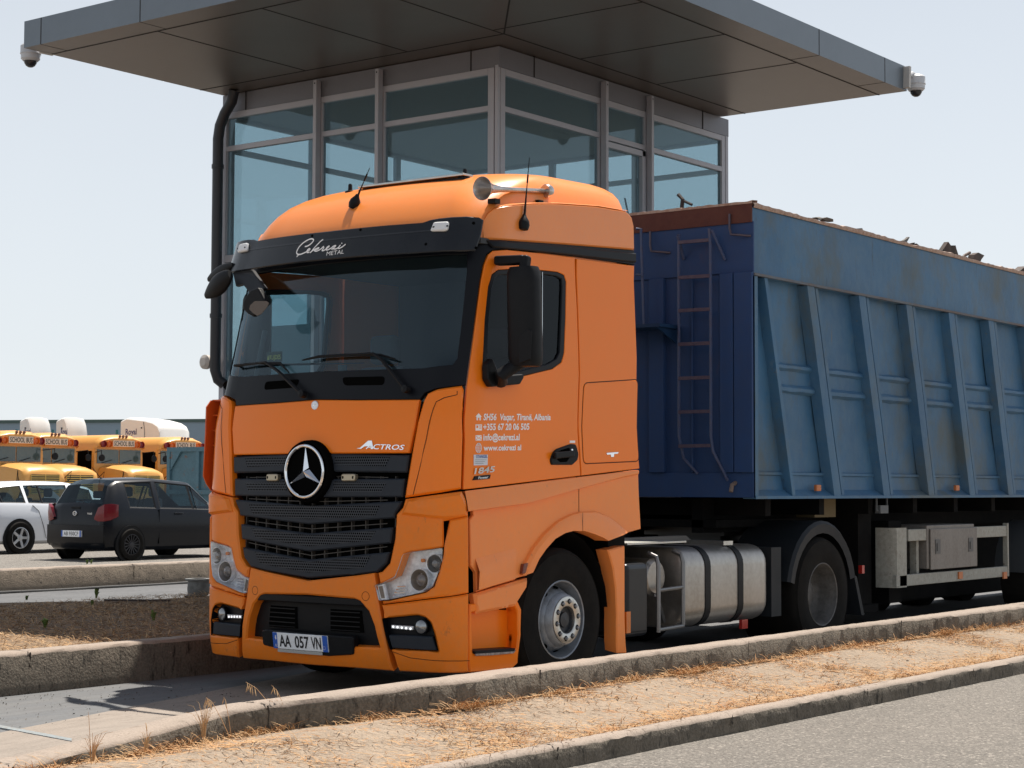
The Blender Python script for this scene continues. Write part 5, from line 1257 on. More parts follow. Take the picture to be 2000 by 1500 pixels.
A.grid(rows); TR_(A, 'front_rim', RIM, ang=50)
for sg in (1,-1):
    A = MB(); rows = []
    for i in range(200):
        y = YT+LEN*i/199; j = rr.uniform(-.010,.010)+.010*math.sin(y*3.1); w_ = .11 if y > YT+.9 else .11
        rows.append([(sg*XT,y,zT-.047),(sg*(XT+.012),y,zT-.03),(sg*(XT+.010),y,zT-.012+j*.6),(sg*(XT-w_),y,zT+.006+j),(sg*(XT-w_),y,zT-.03)])
    A.grid(rows); TR_(A, 'side_rim', RIM, ang=50)
# ladder and hooks
def pf_(u, v, d=0): p = PY(u, v, YT-.10-d); return p
A = MB(); 
lp = [(1329,470),(1328,600),(1324,740),(1322,880)]; rp = [(1389,467),(1390,600),(1387,740),(1383,860),(1386,890)]
LB = mat('ladder_blue', (.03,.06,.15), .5, noise=[(14,.4,(.06,.04,.06)),(40,.25,(.10,.10,.15))])
lx0, lx1 = pf_(1326,650).x, pf_(1388,650).x
yl = YT-.10
A.tube([(lx0,YT-.01,3.62),(lx0,yl-.02,3.82),(lx0,yl,3.84),(lx0,yl,3.7),(lx0,yl,2.0),(lx0+.03,yl+.03,1.80),(lx0+.14,YT-.01,1.66)], .014, 8)
A.tube([(lx1+.10,YT-.01,3.58),(lx1+.02,yl-.01,3.84),(lx1,yl-.02,3.86),(lx1,yl,3.7),(lx1,yl,2.0),(lx1+.02,yl,1.86),(lx1+.12,YT-.01,1.60)], .014, 8)
ld = TR_(A, 'ladder', LB)
for v in (471,540,605,671,738,804,871):
    z = pf_(1356,v).z; R_ = MB(); R_.bar((lx0,yl,z),(lx1,yl,z+rr.uniform(-.008,.008)),.03,.028,up=(0,1,0)); TR_(R_, 'rung', mat('rung', (.065,.045,.08), .6, noise=(20,.4,(.12,.10,.12))) if v == 471 else bpy.data.materials['rung'], ld)
for u, v in ((1425,418),(1270,452)):
    p = PY(u, v, YT-.03); A = MB(); A.tube([(p.x,p.y,p.z),(p.x+.005,p.y-.01,p.z-.13),(p.x+.03,p.y-.03,p.z-.19),(p.x+.10,p.y-.04,p.z-.2),(p.x+.2,YT,p.z-.21)], .011, 7); TR_(A, 'hook', mat('hook_steel', (.10,.08,.10), .5, .5), None)
p = PY(1432,943,YT-.04); A = MB(); A.tube([(p.x,YT,p.z),(p.x,YT-.06,p.z-.02),(p.x,YT-.08,p.z-.08)], .02, 8); TR_(A, 'tow_pin', mat('pin_rust', (.16,.12,.10), .6))
# second ladder rails close behind the cab and a small platform
A = MB(); A.tube([PY(1243,447,YT-.12), PY(1252,447,YT-.12), PY(1254,520,YT-.12), PY(1258,640,YT-.12)], .013, 7); A.tube([PY(1243,536,YT-.12), PY(1254,537,YT-.18)], .012, 7); TR_(A, 'grab_rail', LB)
A = MB(); q = PY(1262,640,YT-.02); A.box(q.x-.25,q.x+.36,YT-.35,YT,q.z-.03,q.z); A.prism([(q.x+.30,YT-.33,q.z-.03),(q.x+.30,YT,q.z-.03),(q.x+.30,YT,q.z-.16)], (.02,0,0)); TR_(A, 'platform', mat('platform_blue', (.012,.04,.10), .5, 0, .3))
# floor of the box and underframe
A = MB(); A.box(-XT+.1,XT-.1,YT+.05,YE,zB+.0,zB+.06); TR_(A, 'box_floor', BLKM)
A = MB(); A.box(-XT+.1,XT-.1,YE-.05,YE,zB,zT-.05); TR_(A, 'tailgate', BLU)
A = MB()
for sx in (-.5,.5): A.box(sx-.06,sx+.06,YT+.3,YE-.1,1.12,zB-.013)
for k in range(12): A.box(-1.1,1.1,YT+.5+k*1.05,YT+.6+k*1.05,1.28,zB-.014)
A.box(-.7,.7,YT+.3,YT+1.9,1.17,1.24); TR_(A, 'underframe', BLKM)
A = MB(); A.box(.62,.95,7.0,7.3,.35,1.3); A.box(-.95,-.62,7.0,7.3,.35,1.3); A.box(.55,1.0,6.95,7.35,.28,.36); A.box(-1.0,-.55,6.95,7.35,.28,.36)
A.box(-1.0,1.0,7.6,7.9,.35,1.2); A.box(-.9,.5,8.3,10.2,.30,1.2); A.box(-1.1,-.6,6.8,17,.12,1.35); TR_(A, 'landing_gear_and_light_block', BLKM)  # long dark boxes added to block daylight under the trailer
A = MB(); pL, pR = PX(1750,1085,1.24), PX(1968,1085,1.24); y0, y1 = pL.y, pR.y; zU1, zU0, zD1, zD0 = 1.115, .995, .655, .54
A.box(1.19,1.24,y0+.30,y1,zU0,zU1); A.box(1.19,1.245,y0+.0,y1,zD0,zD1)
rows = [[(1.245,y0+.24,z),(1.245,y0+.08,z),(1.235,y0+.02,z),(1.18,y0-.01,z),(1.02,y0-.01,z)] for z in (zD0-.01,zU1+.02)]; A.grid(rows); A.box(1.19,1.24,y0+.02,y0+.24,zD0,zU1)
A.box(1.19,1.25,y1-.02,y1+.02,zD0,zU1+.03); A.box(1.1,1.18,y0+.62,y0+.68,zD0,zU1); gd = TR_(A, 'side_guard', LGR, bevel=.006)
p0, p1 = PX(1814,1030,1.27), PX(1907,1104,1.27)
A = MB(); A.box(.80,1.25,p0.y,p1.y,p1.z,p0.z+.02); lk = TR_(A, 'locker', BOX, bevel=.01)
A = MB(); A.box(1.252,1.27,p0.y+.05,p1.y+.03,p1.z-.01,p0.z-.02); ldr = TR_(A, 'locker_door', BOX, lk, bevel=.006)
for y in (p0.y+.22, p1.y-.15):
    A = MB(); A.box(1.2705,1.276,y-.06,y+.06,p0.z-.28,p0.z-.13); A.box(1.276,1.283,y-.03,y+.03,p0.z-.25,p0.z-.17); TR_(A, 'latch', mat('latch_grey', (.10,.10,.10), .5, .4) if y < p0.y+.3 else bpy.data.materials['latch_grey'], lk)
for u in (1875,1962):
    p = PX(u, 1124, 1.25); A = MB(); A.box(1.245,1.262,p.y-.05,p.y+.05,p.z-.035,p.z+.04); TR_(A, 'side_marker', bpy.data.materials['faded_amber'], gd)
A = MB(); p = PX(1722,985,1.15); A.tube([p+Vector((0,-.12,.06)), p+Vector((0,-.12,-.06)), p+Vector((0,.12,-.06)), p+Vector((0,.12,.06))], .012, 6); A.box(p.x-.03,p.x+.03,p.y-.09,p.y+.09,p.z-.09,p.z-.01); TR_(A, 'winch', mat('winch_grey', (.10,.11,.12), .6))
A = MB(); p = PX(1600,990,.9); A.box(.7,.9,p.y-.1,p.y+.35,1.25,1.43); TR_(A, 'side_bracket', mat('bracket_tan', (.16,.12,.06), .8))
def twheel(y):
    for sg in (1,-1):
        c = Vector((1.235*sg,y,.52)); X_ = Vector((sg,0,0)); A = MB()
        A.lathe([(.295,0),(.36,.012),(.44,.014),(.505,-.01),(.53,-.06),(.53,-.34),(.40,-.38),(.295,-.38)], c, X_, 44); t = TR_(A, 'tyre', RUB); B = MB(); B.lathe([(.297,.0),(.285,.004),(.275,-.05),(.23,-.10),(.16,-.09),(.12,-.02),(0,-.01)], c, X_, 32); TR_(B, 'rim', STL, t)
for k in range(3): twheel(11.35+1.35*k)
A = MB()
for sg in (1,-1):
    for k in range(3):
        rows = []; yc = 11.35+1.35*k
        for q in range(13): a = math.pi*q/12; rows.append([(sg*1.25,yc+.60*math.cos(a),.56+.60*math.sin(a)),(sg*.85,yc+.60*math.cos(a),.56+.60*math.sin(a))])
        B = MB(); B.grid(rows); B.tube([(sg*1.25,yc+.60*math.cos(math.pi*q/12),.56+.60*math.sin(math.pi*q/12)) for q in range(13)], .012, 6); TR_(B, 'mudguard', mat('guard_dark', (.05,.055,.06), .5) if (k == 0 and sg == 1) else bpy.data.materials['guard_dark'])
# ---- scrap metal lying in the box: each visible piece a thing, the fill under them one heap
SCR = mat('scrap_dark', (.035,.028,.024), .7, .3, noise=[(6,.6,(.10,.05,.035)),(25,.4,(.05,.05,.05))])
SCG = mat('scrap_grey', (.09,.085,.08), .55, .5, noise=[(7,.5,(.16,.14,.12))])
A = MB(); rs = random.Random(11); rows = []
for i in range(70):
    y = YT+.3+(LEN-.6)*i/69; rows.append([(-1.12+2.24*j/11, y, 3.78+rs.uniform(-.1,.1)+.16*math.sin(math.pi*j/11)*.5) for j in range(12)])
A.grid(rows); hp_ = A.build('scrap_heap', SCR, ang=0); tag(hp_, 'dark heap of cut scrap metal filling the blue trailer', 'scrap heap', kind='stuff')
def shard(pts, x, th, label, tilt_=0.0, m=SCR):
    c = PX(sum(p[0] for p in pts)/len(pts), sum(p[1] for p in pts)/len(pts), x)
    P = [PX(u, v, x)-c for u, v in pts]; A = MB()
    P = [Vector((p.x+tilt_*p.z+rs.uniform(-.02,.02), p.y, p.z)) for p in P]; A.prism(P, (th,0,0)); o = A.build('scrap_piece', m, ang=20); o.location = c; tag(o, label, 'scrap metal', 'scrap pieces on top of the trailer'); return o
shard([(1831,496),(1843,473),(1846,474),(1849,480),(1857,480),(1858,487),(1869,506),(1850,512)], 1.05, .05, 'largest dark scrap plate with a torn peak standing above the trailer rim', .15)
shard([(1889,512),(1893,498),(1901,494),(1909,500),(1903,508),(1899,518)], 1.05, .07, 'tilted rectangular scrap offcut right of the tall torn plate', -.1)
shard([(1873,509),(1882,502),(1889,513),(1880,517)], 1.08, .04, 'small pointed scrap wedge leaning beside the tilted offcut', .1)
A = MB(); c = PX(1875,508,1.06); A.tube([Vector((0,0,0)), PX(1884,499,1.06)-c, PX(1894,493.5,1.06)-c], .018, 7); o = A.build('scrap_bar', SCR); o.location = c; tag(o, 'curved scrap bar rising beside the tall torn plate', 'scrap metal', 'scrap pieces on top of the trailer')
A = MB(); c = PX(1905,504,1.06); A.tube([Vector((0,0,0)), PX(1909,508,1.06)-c, PX(1911,519,1.06)-c], .014, 7); o = A.build('scrap_bar', SCR); o.location = c; tag(o, 'thin hooked scrap strip hanging right of the tilted offcut', 'scrap metal', 'scrap pieces on top of the trailer')
shard([(1972,534),(1986,521),(1992,522),(2020,532),(2030,550),(1990,550)], 1.0, .10, 'broad angular scrap plate at the right edge of the photo', .2)
shard([(1752,471),(1762,470),(1768,466),(1770,463),(1773,464),(1767,474)], 1.02, .03, 'flat scrap sheet with an upturned tip halfway along the rim', 0, SCG)
shard([(1773,476),(1781,474),(1782,478),(1780,483)], 1.03, .03, 'little scrap chip just right of the upturned sheet')
shard([(1784,476),(1788,477),(1791,483),(1785,484)], 1.03, .03, 'little scrap chip between the upturned sheet and the tall plate')
shard([(1665,447),(1680,446),(1679,451),(1672,452)], 1.05, .03, 'flat scrap flake lying on the rim left of the upturned sheet')
shard([(1588,425),(1594,424),(1598,427),(1592,430)], 1.05, .05, 'small loop of scrap close to the front of the rim', 0, SCG)
shard([(1600,427),(1607,425),(1616,429),(1618,434),(1606,432)], 1.05, .05, 'grey twisted scrap lump close to the front of the rim', 0, SCG)
shard([(1948,526),(1958,524),(1963,529),(1955,532)], 1.05, .04, 'low scrap crumb near the right edge plate', 0, SCG)
A = MB(); c = PY(1330,398,YT+.35); A.tube([Vector((0,0,-.1)), Vector((.02,0,.04)), Vector((-.03,0,.09))], .02, 6); A.tube([Vector((.02,0,.03)), Vector((.12,.0,-.02))], .014, 6); o = A.build('scrap_bar', SCR); o.location = c; tag(o, 'forked scrap twig showing over the front rim beside the booth window', 'scrap metal', 'scrap pieces on top of the trailer')
# ------------------------------------------------------------------ driver
SKN = mat('skin', (.30,.15,.09), .6); SHT_ = mat('dark_shirt', (.02,.02,.025), .9); HAIR = mat('dark_hair', (.012,.009,.007), .7); JNS = mat('dark_trousers', (.03,.035,.05), .9)
def skin(name, nodes, edges, m, parent=None, sub=2):
    me = bpy.data.meshes.new(name); me.from_pydata([n[0] for n in nodes], edges, []); me.materials.append(m); o = bpy.data.objects.new(name, me); col.objects.link(o)
    if parent: o.parent = parent
    md = o.modifiers.new('skin', 'SKIN'); sv = me.skin_vertices[0].data if me.skin_vertices else None
    if sv is None:
        import bmesh; b = bmesh.new(); b.from_mesh(me); b.verts.layers.skin.verify(); b.to_mesh(me); b.free(); sv = me.skin_vertices[0].data
    for i, n in enumerate(nodes): r = n[1]; sv[i].radius = (r, r) if not isinstance(r, tuple) else r
    sv[0].use_root = True; md.use_smooth_shade = True
    s2 = o.modifiers.new('sub', 'SUBSURF'); s2.levels = s2.render_levels = sub; return o
D0 = Vector((.58,1.30,1.80))                   # hip point on the seat
per = empty('person', D0); tag(per, 'driver in a dark shirt sitting at the wheel behind the side window', 'person')
N = [((0,0,.08),.15),((0,.0,.25),(.16,.12)),((0,.0,.42),(.19,.12)),((0,-.01,.52),(.12,.09)),((0,-.03,.60),.055),((0,-.05,.66),.055),
 ((.19,-.01,.48),.06),((.25,-.18,.27),.047),((.16,-.43,.38),.034),((.13,-.49,.40),.03),
 ((-.19,-.01,.48),.06),((-.26,-.18,.27),.047),((-.20,-.43,.38),.034),((-.17,-.49,.40),.03),
 ((.10,-.10,.06),.10),((.12,-.45,.08),.075),((.12,-.50,-.30),.05),((.12,-.60,-.36),.04),
 ((-.10,-.10,.06),.10),((-.12,-.45,.08),.075),((-.12,-.50,-.30),.05),((-.12,-.60,-.36),.04)]
Eg = [(0,1),(1,2),(2,3),(3,4),(4,5),(3,6),(6,7),(7,8),(8,9),(3,10),(10,11),(11,12),(12,13),(0,14),(14,15),(15,16),(16,17),(0,18),(18,19),(19,20),(20,21)]
bdy = skin('body', N, Eg, SHT_, per)
for sg in (1,-1):
    w_ = Vector((.13 if sg > 0 else -.17,-.49,.40)); nd = [(tuple(w_+Vector((0,.02,0))),.026),(tuple(w_+Vector((0,-.05,.01))),.032)]; ed = [(0,1)]
    for k in range(4):
        i = len(nd); o0 = w_+Vector(((k-1.5)*.019,-.075,.012)); L_ = (.9,1,.96,.78)[k]
        nd += [(tuple(o0),.0095),(tuple(o0+Vector((0,-.028*L_,-.012))),.009),(tuple(o0+Vector((0,-.030*L_,-.040))),.0085),(tuple(o0+Vector((0,-.010,-.055*L_))),.008)]; ed += [(1,i),(i,i+1),(i+1,i+2),(i+2,i+3)]
    i = len(nd); nd += [(tuple(w_+Vector((-sg*.032,-.03,.0))),.011),(tuple(w_+Vector((-sg*.040,-.055,-.02))),.010),(tuple(w_+Vector((-sg*.030,-.07,-.04))),.009)]; ed += [(1,i),(i,i+1),(i+1,i+2)]
    skin('hand', nd, ed, SKN, per, 1)
A = MB(); hc = Vector((0,-.07,.765)); rows = []
for i in range(15):
    t = -math.pi/2+math.pi*i/14; z = .118*math.sin(t); r = []
    for j in range(24):
        a = 2*math.pi*j/24; x, y = .076*math.cos(a), .098*math.sin(a); k = math.cos(t)**.75
        if z < -.03: k *= 1-.25*(-z-.03)/.09*(1 if y > 0 else .4)
        yy_ = y*k
        if y < 0 and abs(x) < .03:
            if -.045 < z < .01: yy_ -= .020*(1-abs(x)/.03)*(1-abs(z+.022)/.035)
            if abs(z+.062) < .015: yy_ -= .006
        if y < 0 and .01 < z < .03 and .015 < abs(x) < .045: yy_ += .008
        r.append(hc+Vector((x*k, yy_, z)))
    rows.append(r)
A.grid(rows, close=True); A.tube([(0,-.055,.62),(0,-.06,.70)], .052, 14)
for sg in (1,-1): lobe(A, hc+Vector((sg*.078,.01,-.005)), .012, .02, .032, Matrix.Identity(4), 10)
hd_ = A.build('head', SKN, per, ang=60)
for nm, z, w_, m in (('eye',.018,.012,WHITE),('eye',.018,.012,WHITE),('mouth',-.062,.025,mat('lips',(.25,.09,.07),.6))):
    A = MB(); sx = 0 if nm == 'mouth' else (-.03 if 'e1' in globals() else .03)
    if nm == 'eye': e1 = 1
    lobe(A, hc+Vector((sx, -.088 if nm == 'eye' else -.090, z)), w_, .008, .006, Matrix.Identity(4), 10); A.build(nm, m, hd_)
A = MB(); rows = []
for i in range(9):
    t = math.pi/2*i/8; rows.append([hc+Vector((.083*math.cos(t)*math.cos(2*math.pi*j/24), .012+.100*math.cos(t)*math.sin(2*math.pi*j/24), .022+(.03 if math.sin(2*math.pi*j/24) < -.3 else -.05*(1-t))+.105*math.sin(t))) for j in range(24)])
A.grid(rows, close=True); A.build('hair', HAIR, per, ang=60)
# ------------------------------------------------------------------ background: lot, cars, buses, lorries, warehouse
FWH = Vector((-math.sin(YAW), math.cos(YAW), 0)); RTH = Vector((math.cos(YAW), math.sin(YAW), 0))
def at(u, d, z=0): p = CAM+(FWH+RTH*((u-1000)/FPX))*d; return Vector((p.x, p.y, z))
def zat(v, d): return CAM.z+(950-v)/FPX*d
GL = .15; GB = .28
def K(mb, name, mats, par, **k): return mb.build(name, mats, par, **k)
CGL = glass('car_glass', (.50,.60,.62), (.6,.7,.75), 1.38, .03)
TYR = RUB
def car(name, loc, rz, L_, prof, paint, label, wheels, wr, glassy, lamp, spokes, rimm):
    """prof: stations from rear to front (y, z low, z belt, half width, z roof, half width at roof)"""
    o = empty(name, loc, rz); rows = []
    for (y, zl, zb, w, zr, wr_) in prof:
        rows.append([Vector(p) for p in ((0,y,zl),(w*.86,y,zl),(w*.965,y,zl+.07),(w*.995,y,zl+(zb-zl)*.35),(w,y,zl+(zb-zl)*.6),(w*.985,y,zb-.06),(w*.95,y,zb),(wr_+.03,y,zr-.07),(wr_-.03,y,zr-.02),(wr_*.6,y,zr),(0,y,zr+.012))])
    n = len(rows)
    A = MB()
    skipg = set(glassy)
    nv = len(rows[0])
    flat_ = [p for r in rows for p in r]
    fs = []
    for i in range(n-1):
        for j in range(nv-1):
            if (i, j) in skipg: continue
            fs.append((i*nv+j, i*nv+j+1, (i+1)*nv+j+1, (i+1)*nv+j))
    fs.append(tuple(range(nv))); fs.append(tuple((n-1)*nv+j for j in range(nv-1,-1,-1)))
    A.add(flat_, fs); A.mirror(); body = K(A, 'body', paint, o, weld=True, ang=38)
    for (i, j) in glassy:
        q = [rows[i][j], rows[i][j+1], rows[i+1][j+1], rows[i+1][j]]; cc_ = sum(q, Vector())/4
        for sg in (1,-1):
            A = MB(); Q = [Vector((sg*p.x, p.y, p.z)) for p in q]; c2 = Vector((sg*cc_.x, cc_.y, cc_.z))
            I = [c2+(p-c2)*.90 for p in Q]; I2 = [p-Vector((sg*.012,0,0)) for p in I]
            if abs(j-6) < 1: 
                A.add(Q+I2, [(0,1,5,4),(1,2,6,5),(2,3,7,6),(3,0,4,7)]); fr = K(A, 'window_frame', BLK, body, ang=0)
                A = MB(); A.add(I2, [(0,1,2,3)]); K(A, 'window', CGL, body, ang=0)
            else:
                A.add(Q, [(0,1,2,3)]); K(A, 'window', CGL, body, ang=0)
    for (x, y) in wheels:
        for sg in (1,-1):
            c = Vector((sg*x, y, wr)); X_ = Vector((sg,0,0)); A = MB(); A.lathe([(0,.0),(wr+.045,.0),(wr+.05,.004),(wr+.062,.004),(wr+.068,-.03)], c+X_*(.012), X_, 32); K(A, 'wheel_arch', [BLK], body)
            A = MB(); c = c+X_*.036; A.lathe([(wr*.62,.01),(wr*.8,.022),(wr*.95,.014),(wr,-.02),(wr,-.16),(wr*.9,-.19),(0,-.19)], c, X_, 32); t = K(A, 'tyre', TYR, o)
            A = MB(); A.lathe([(wr*.66,.012),(wr*.62,.014),(wr*.57,-.02),(wr*.5,-.06)], c, X_, 32); A.lathe([(wr*.2,-.005),(wr*.17,.006),(0,.008)], c, X_, 16)
            for k in range(spokes):
                a = 2*math.pi*k/spokes; d = Vector((0,math.cos(a),math.sin(a))); A.bar(c+d*wr*.12-X_*.012, c+d*wr*.60-X_*.004, wr*(.16 if spokes < 8 else .06), .02, up=tuple(X_))
            K(A, 'rim', rimm, t); A = MB(); A.lathe([(wr*.57,-.035),(0,-.035)], c, X_, 24); K(A, 'brake_shadow', HOLE, t)
    tag(o, label, 'car'); return o, body, rows
BKP = mat('black_car_paint', (.004,.006,.010), .28, 0, .2, .12, noise=(20,.3,(.012,.013,.016)))
WHP = mat('white_car_paint', (.72,.75,.80), .25, 0, .5, .6)
# hatchback: rear at y=0
hp = [(0.0,.30,.62,.66,.66,.60),(.03,.24,.93,.76,.98,.66),(.10,.20,.96,.80,1.06,.66),(.30,.19,.98,.83,1.40,.58),(.48,.19,.98,.84,1.49,.56),(.62,.19,.97,.84,1.51,.57),(1.28,.18,.95,.845,1.53,.59),(1.36,.18,.95,.845,1.53,.59),(2.25,.18,.93,.84,1.47,.57),(2.32,.18,.93,.84,1.45,.57),(2.75,.18,.92,.83,1.12,.62),(3.0,.18,.91,.82,.98,.68),(3.45,.20,.80,.78,.86,.66),(3.72,.26,.62,.66,.70,.55),(3.76,.32,.52,.58,.58,.5)]
RZ = rad(1)
fw_, rt_ = Vector((-math.sin(RZ),math.cos(RZ),0)), Vector((math.cos(RZ),math.sin(RZ),0))
w0 = PZ(252,1095,GL); rc = w0-rt_*.80-fw_*.62; rc.z = GL
bc, bb, brow = car('hatchback_car', rc, RZ, 3.76, hp, BKP, 'black hatchback with black wheels parked in front of the white car', [(.832,.62),(.832,3.06)], .295,
  [(5,6),(7,6),(8,6),(9,6),(2,8),(2,9),(3,8),(3,9),(10,9),(9,9)], None, 15, mat('dark_rim', (.03,.03,.035), .35, .5))
def cpart(mb, name, m, **k): return mb.build(name, m, bb, **k)
A = MB(); A.box(-.42,.42,-.045,-.0,.52,.54)
A = MB(); A.box(-.27,.27,-.078,-.03,.44,.555); pl_ = cpart(A, 'number_plate', PLW)
A = MB(); A.box(-.27,-.235,-.0805,-.077,.441,.554); A.box(.235,.27,-.0805,-.077,.441,.554); A.build('plate_bands', PLB, pl_)
PT = lambda mb, name, m, par=None, **k: mb.build(name, m, par, **k)
text('AB 930CF', (-.20,.463), (.20,.463), .07, PLK, pl_, lambda a, b, o: Vector((a,-.0815,b)), 0, TT=PT)
for sg in (1,-1):
    A = MB(); Q = [(sg*.56,.72),(sg*.62,.95),(sg*.78,1.04),(sg*.80,.74)]; C5 = [(.56,-.018,.76,.80),(.66,-.016,.73,.98),(.77,.03,.73,1.04),(.825,.13,.75,1.05),(.855,.30,.82,1.03)]; A.grid([[(sg*x,y,za),(sg*(x+.008),y-.008,(za+zb)/2),(sg*x,y,zb)] for x, y, za, zb in C5]); A.grid([[(sg*x,y,zb),(sg*(x-.03),y+.05,zb)] for x, y, za, zb in C5]); A.grid([[(sg*x,y,za),(sg*(x-.03),y+.05,za)] for x, y, za, zb in C5]); cpart(A, 'tail_light', mat('tail_red', (.17,.008,.014), .2, 0, .4, .4) if sg > 0 else bpy.data.materials['tail_red'])
A = MB(); tt = [(.055*math.cos(t*math.pi/10), .04*math.sin(t*math.pi/10)) for t in range(21)]
A.tube([(x,.005,.87+z) for x, z in tt], .006, 6, caps=False); A.tube([(x*.45,.003,.87+z) for x, z in tt], .005, 6, caps=False); A.tube([(x*.9,.003,.885+z*.45) for x, z in tt], .005, 6, caps=False); cpart(A, 'emblem', CHR)
text('YARIS', (.32,.85), (.46,.85), .035, CHR, bb, lambda a, b, o: Vector((a,.018,b)), 0, TT=PT)
A = MB(); A.box(-.12,.12,.02,.055,.955,.99); cpart(A, 'boot_handle', BLK)
A = MB(); A.tube([(0,.62,1.51),(0,.40,1.72)], .006, 6); A.lathe([(.03,0),(.02,.02),(0,.03)], (0,.62,1.51), (0,-.2,1), 10); cpart(A, 'antenna', BLK)
A = MB(); A.tube([(-.32,.16,1.14),(.1,.12,1.09),(.12,.10,1.05)], .012, 6); cpart(A, 'rear_wiper', BLK)
A = MB(); A.tube([(.845,1.72,.86),(.868,1.76,.865),(.868,1.88,.865),(.845,1.92,.86)], .014, 6); cpart(A, 'door_handle', BKP)
A = MB(); A.box(.82,.842,1.315,1.322,.30,.94); cpart(A, 'door_gap', HOLE)
A = MB(); A.box(-.72,.72,-.035,.12,.30,.70)
A = MB(); rows = [[(x, .02-.075*math.cos(math.pi*x/1.7), z) for x in [(-.78+1.56*i/12) for i in range(13)]] for z in (.27,.34,.58,.655,.66)]; rows[0] = [(x, y+.05, z) for x, y, z in rows[0]]; rows[-1] = [(x, y+.07, z) for x, y, z in rows[-1]]; A.grid(rows); cpart(A, 'bumper', BKP, ang=50)
for sx in (-.36,.36):
    for y0 in (1.55,):
        A = MB(); A.box(sx-.2,sx+.2,y0,y0+.12,.5,1.15); A.box(sx-.12,sx+.12,y0+.02,y0+.1,1.17,1.36); A.build('seat', SEAT, bc, bevel=.04)
A = MB(); A.box(-.45,.45,.75,.85,.5,1.12); A.box(-.4,-.15,.76,.84,1.14,1.28); A.box(.15,.4,.76,.84,1.14,1.28); A.build('rear_seat', SEAT, bc, bevel=.03)
# estate car
wp = [(0.0,.34,.70,.70,.76,.62),(.05,.26,.98,.82,1.02,.70),(.18,.22,1.02,.86,1.12,.70),(.50,.20,1.03,.90,1.36,.63),(.62,.20,1.03,.905,1.41,.62),(1.20,.19,1.02,.91,1.445,.63),(1.27,.19,1.02,.91,1.45,.63),(1.62,.19,1.01,.91,1.46,.64),(2.36,.19,.99,.91,1.46,.64),(2.45,.19,.99,.91,1.455,.64),(3.0,.19,.97,.905,1.36,.64),(3.10,.19,.97,.90,1.30,.65),(3.52,.19,.95,.89,1.03,.72),(4.0,.20,.90,.87,.95,.70),(4.5,.26,.74,.78,.80,.62),(4.66,.34,.60,.66,.64,.5)]
w1 = PZ(35,1082,GL); RZ2 = rad(1); fw2, rt2 = Vector((-math.sin(RZ2),math.cos(RZ2),0)), Vector((math.cos(RZ2),math.sin(RZ2),0))
rc2 = w1-rt2*.87-fw2*1.02; rc2.z = GL
wc, wb, wrow = car('estate_car', rc2, RZ2, 4.66, wp, WHP, 'white estate car with silver five-spoke wheels at the left edge', [(.90,1.02),(.90,3.70)], .325,
  [(3,6),(4,6),(6,6),(7,6),(9,6),(2,8),(2,9),(11,9),(11,8)], None, 5, mat('silver_rim', (.50,.52,.55), .3, .7))
A = MB(); A.tube([(.905,1.90,.90),(.93,1.94,.905),(.93,2.08,.905),(.905,2.12,.90)], .016, 6); A.build('door_handle', WHP, wb)
for y in (2.40,): A = MB(); A.box(.885,.9105,y-.004,y+.004,.30,.98); A.build('door_gap', HOLE, wb)
A = MB(); A.tube([(.9,1.34,.98),(.905,1.5,.86),(.915,1.62,.55),(.905,1.7,.30)], .005, 5); A.build('door_gap', HOLE, wb)
A = MB(); A.prism([(.88,.14,.78),(.86,.14,.96),(.895,.40,.94),(.90,.36,.84)], (.012,0,0)); A.build('tail_light', bpy.data.materials['tail_red'], wb)
for sx in (-.38,.38):
    A = MB(); A.box(sx-.22,sx+.22,2.1,2.22,.5,1.12); A.box(sx-.12,sx+.12,2.12,2.2,1.14,1.32); A.build('seat', SEAT, wc, bevel=.04)
# reel drum and iron bar beside the lane
p = PZ(388,1166,.03); o = empty('cable_reel', (p.x, p.y, .03)); A = MB(); A.lathe([(0,.0),(.19,.0),(.19,.02),(.145,.04),(.155,.10),(.15,.17),(.145,.21),(.19,.23),(.19,.25),(.10,.25)], (0,0,0), (0,0,1), 24); A.build('drum', mat('grey_drum', (.15,.15,.145), .7, noise=[(12,.6,(.06,.055,.05))]), o); A = MB(); A.lathe([(.192,.0),(.192,.02)], (0,0,.0), (0,0,1), 24); A.build('base_ring', BLK, o); tag(o, 'grey drum standing on the second lane beside the truck corner', 'drum')
A = MB(); q0, q1 = PZ(204,1172,.31), PZ(332,1173,.31); A.bar(q0, q1, .035, .02); tag(A.build('iron_bar', mat('rusty_bar', (.05,.035,.03), .8)), 'thin rusty iron bar lying on the dry island', 'bar')
